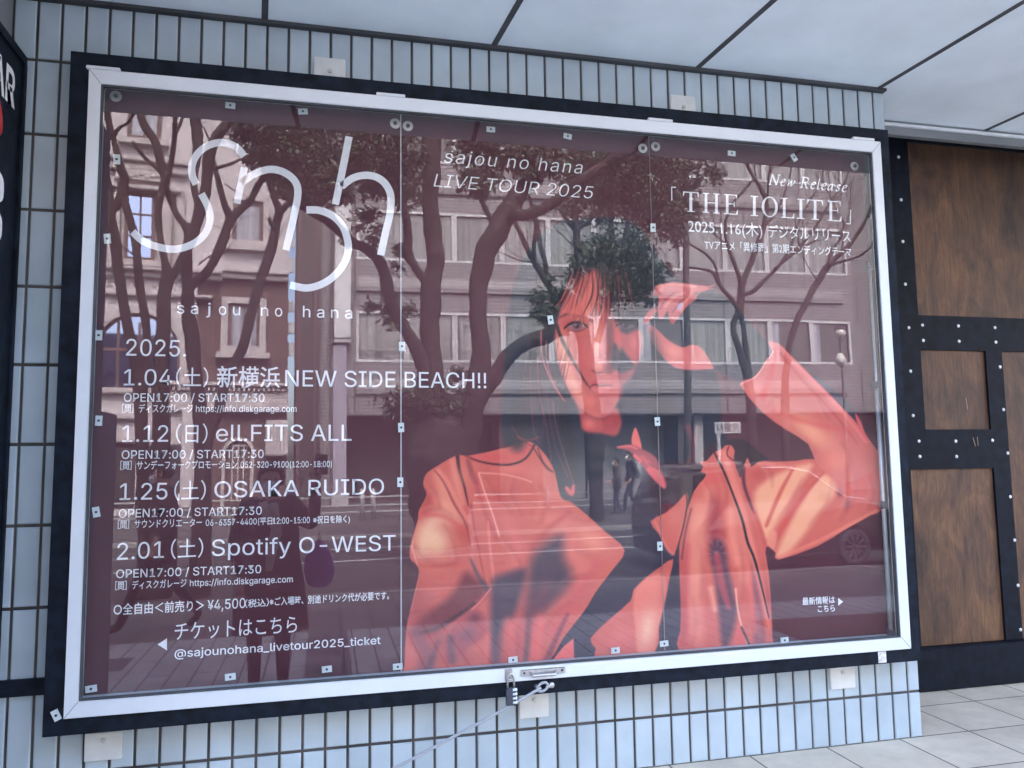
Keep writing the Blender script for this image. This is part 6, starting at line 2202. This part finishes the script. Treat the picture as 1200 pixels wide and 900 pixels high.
per2, k = person("shorter walking person in olive jacket, jeans and face mask", on_ground(723, 16.75), math.radians(96), 1.50,
                 dict(anr=(.08, .10, .09), tor=(.08, .25, .04), knr=(.09, .10, .49), anl=(-.08, -.12, .10), tol=(-.09, .02, .035), knl=(-.09, .02, .49), elr=(.23, .02, 1.12), wrr=(.14, .2, 1.02), har=(.1, .26, 1.0)), olive, denim, "walking couple", 1.12)
q = MB().ball((.20, .06, .84), .12, .6, 1.1, 1.0, 12, 8)
q.tube([(.20, .02, .94), (.05, .1, 1.28), (-.12, .02, 1.4)], .008, 6)
hb = q.build("shoulder_bag", blackc, None, smooth=True)
tag(hb, "black shoulder bag hanging at the shorter walker's hip", "bag")
hb.location, hb.rotation_euler, hb.scale = per2.location, per2.rotation_euler, (k, k, k)
# passer-by striding left, close to the glass
per3, k = person("striding person in dark brown coat with white face mask near the glass", on_ground(196, 5.15), math.radians(84), 1.56,
                 dict(anr=(.09, .40, .10), tor=(.09, .55, .09), knr=(.10, .24, .50), anl=(-.09, -.34, .15), tol=(-.09, -.22, .04), knl=(-.10, -.06, .49), pelvis=(0, 0, .90), elr=(.25, -.12, 1.12), wrr=(.22, .04, .92), har=(.22, .1, .86), head=(0, .06, 1.56), crown=(0, .05, 1.635)), maroonc, blackc, None, 1.15)
# photographer behind the camera
ph_foot = on_ground(318, 2.93)
per4, k = person("photographer in a long dark coat and pale scarf holding up a phone", ph_foot, math.radians(-2), 1.53,
                 dict(shr=(.16, .02, 1.37), elr=(.30, .13, 1.22), wrr=(.325, .245, 1.55), har=(.33, .262, 1.62), shl=(-.17, .0, 1.37), ell=(-.25, .0, 1.10), wrl=(-.20, .10, .87),
                      hal=(-.20, .12, .80), head=(0, .05, 1.56), crown=(0, .04, 1.635)), blackc, blackc, None, 1.28)
q = MB()
ringz = [(.46, .275, .20), (.62, .265, .19), (.80, .25, .18), (1.0, .22, .165), (1.18, .215, .16), (1.34, .20, .14), (1.42, .10, .09)]
n_ = 20
for i, (z, rx_, ry_) in enumerate(ringz):
    for t in range(n_):
        a_ = 2 * math.pi * t / n_
        f_ = 1 + 0.04 * math.sin(5 * a_ + z * 4)
        q.v.append((rx_ * f_ * math.cos(a_) * k, ry_ * f_ * math.sin(a_) * k, z * k))
for i in range(len(ringz) - 1):
    for t in range(n_):
        q.f.append((i * n_ + t, i * n_ + (t + 1) % n_, (i + 1) * n_ + (t + 1) % n_, (i + 1) * n_ + t))
        q.mi.append(0)
q.build("long_coat", blackc, per4, smooth=True)
q = MB()
q.tube([(.02 * k, .17 * k, 1.40 * k), (.05 * k, .20 * k, 1.22 * k), (.01 * k, .215 * k, 1.02 * k), (-.0 * k, .225 * k, .92 * k)], [.03, .035, .03, .022], 8)
q.tube([(-.05 * k, .16 * k, 1.40 * k), (-.01 * k, .20 * k, 1.30 * k), (.08 * k, .21 * k, 1.16 * k)], [.03, .03, .015], 8)
q.build("scarf", mat("pale scarf cloth", (0.42, 0.36, 0.33), 0.9, var=0.15, scale=20), per4, smooth=True)
# phone held just behind the lens
phn = empty("mobile_phone", "dark mobile phone held up by the photographer", "phone")
MB().box(0.685, 0.765, -2.672, -2.664, 1.02, 1.16).build("phone_body", MT['lockbody'], phn, bevel=0.004)
MB().tube([(0.70, -2.6635, 1.142), (0.70, -2.662, 1.142)], 0.009, 12).build("lens_ring", MT['chrome'], phn)
# purple bag hanging from the other hand
pb = VR(374, 655, 2.83)
bg_ = empty("carrier_bag", "bulging purple carrier bag hanging from the photographer's hand", "bag")
q = MB()
rings = [(0.0, .055, .05), (.03, .085, .065), (.10, .10, .075), (.19, .088, .06), (.26, .05, .035), (.30, .02, .015)]
n_ = 22
for (z, rx_, ry_) in rings:
    for t in range(n_):
        a_ = 2 * math.pi * t / n_
        f_ = 1 + 0.10 * math.sin(6 * a_ + z * 20) * (z / .3)
        q.v.append((pb[0] + rx_ * f_ * math.cos(a_), pb[1] + ry_ * f_ * math.sin(a_), pb[2] - .18 + z))
for i in range(len(rings) - 1):
    for t in range(n_):
        q.f.append((i * n_ + t, i * n_ + (t + 1) % n_, (i + 1) * n_ + (t + 1) % n_, (i + 1) * n_ + t))
        q.mi.append(0)
q.f.append(tuple(range(n_)))
q.mi.append(0)
q.build("sack", mat("purple plastic", (0.13, 0.055, 0.34), 0.4, var=0.15, scale=9), bg_, smooth=True)
MB().tube([(pb[0] - .015, pb[1], pb[2] + .10), (pb[0], pb[1], pb[2] + .17), (pb[0] + .015, pb[1], pb[2] + .10)], .007, 6).build("bag_handle", mat("purple strap", (0.15, 0.07, 0.36), 0.5), bg_, smooth=True)
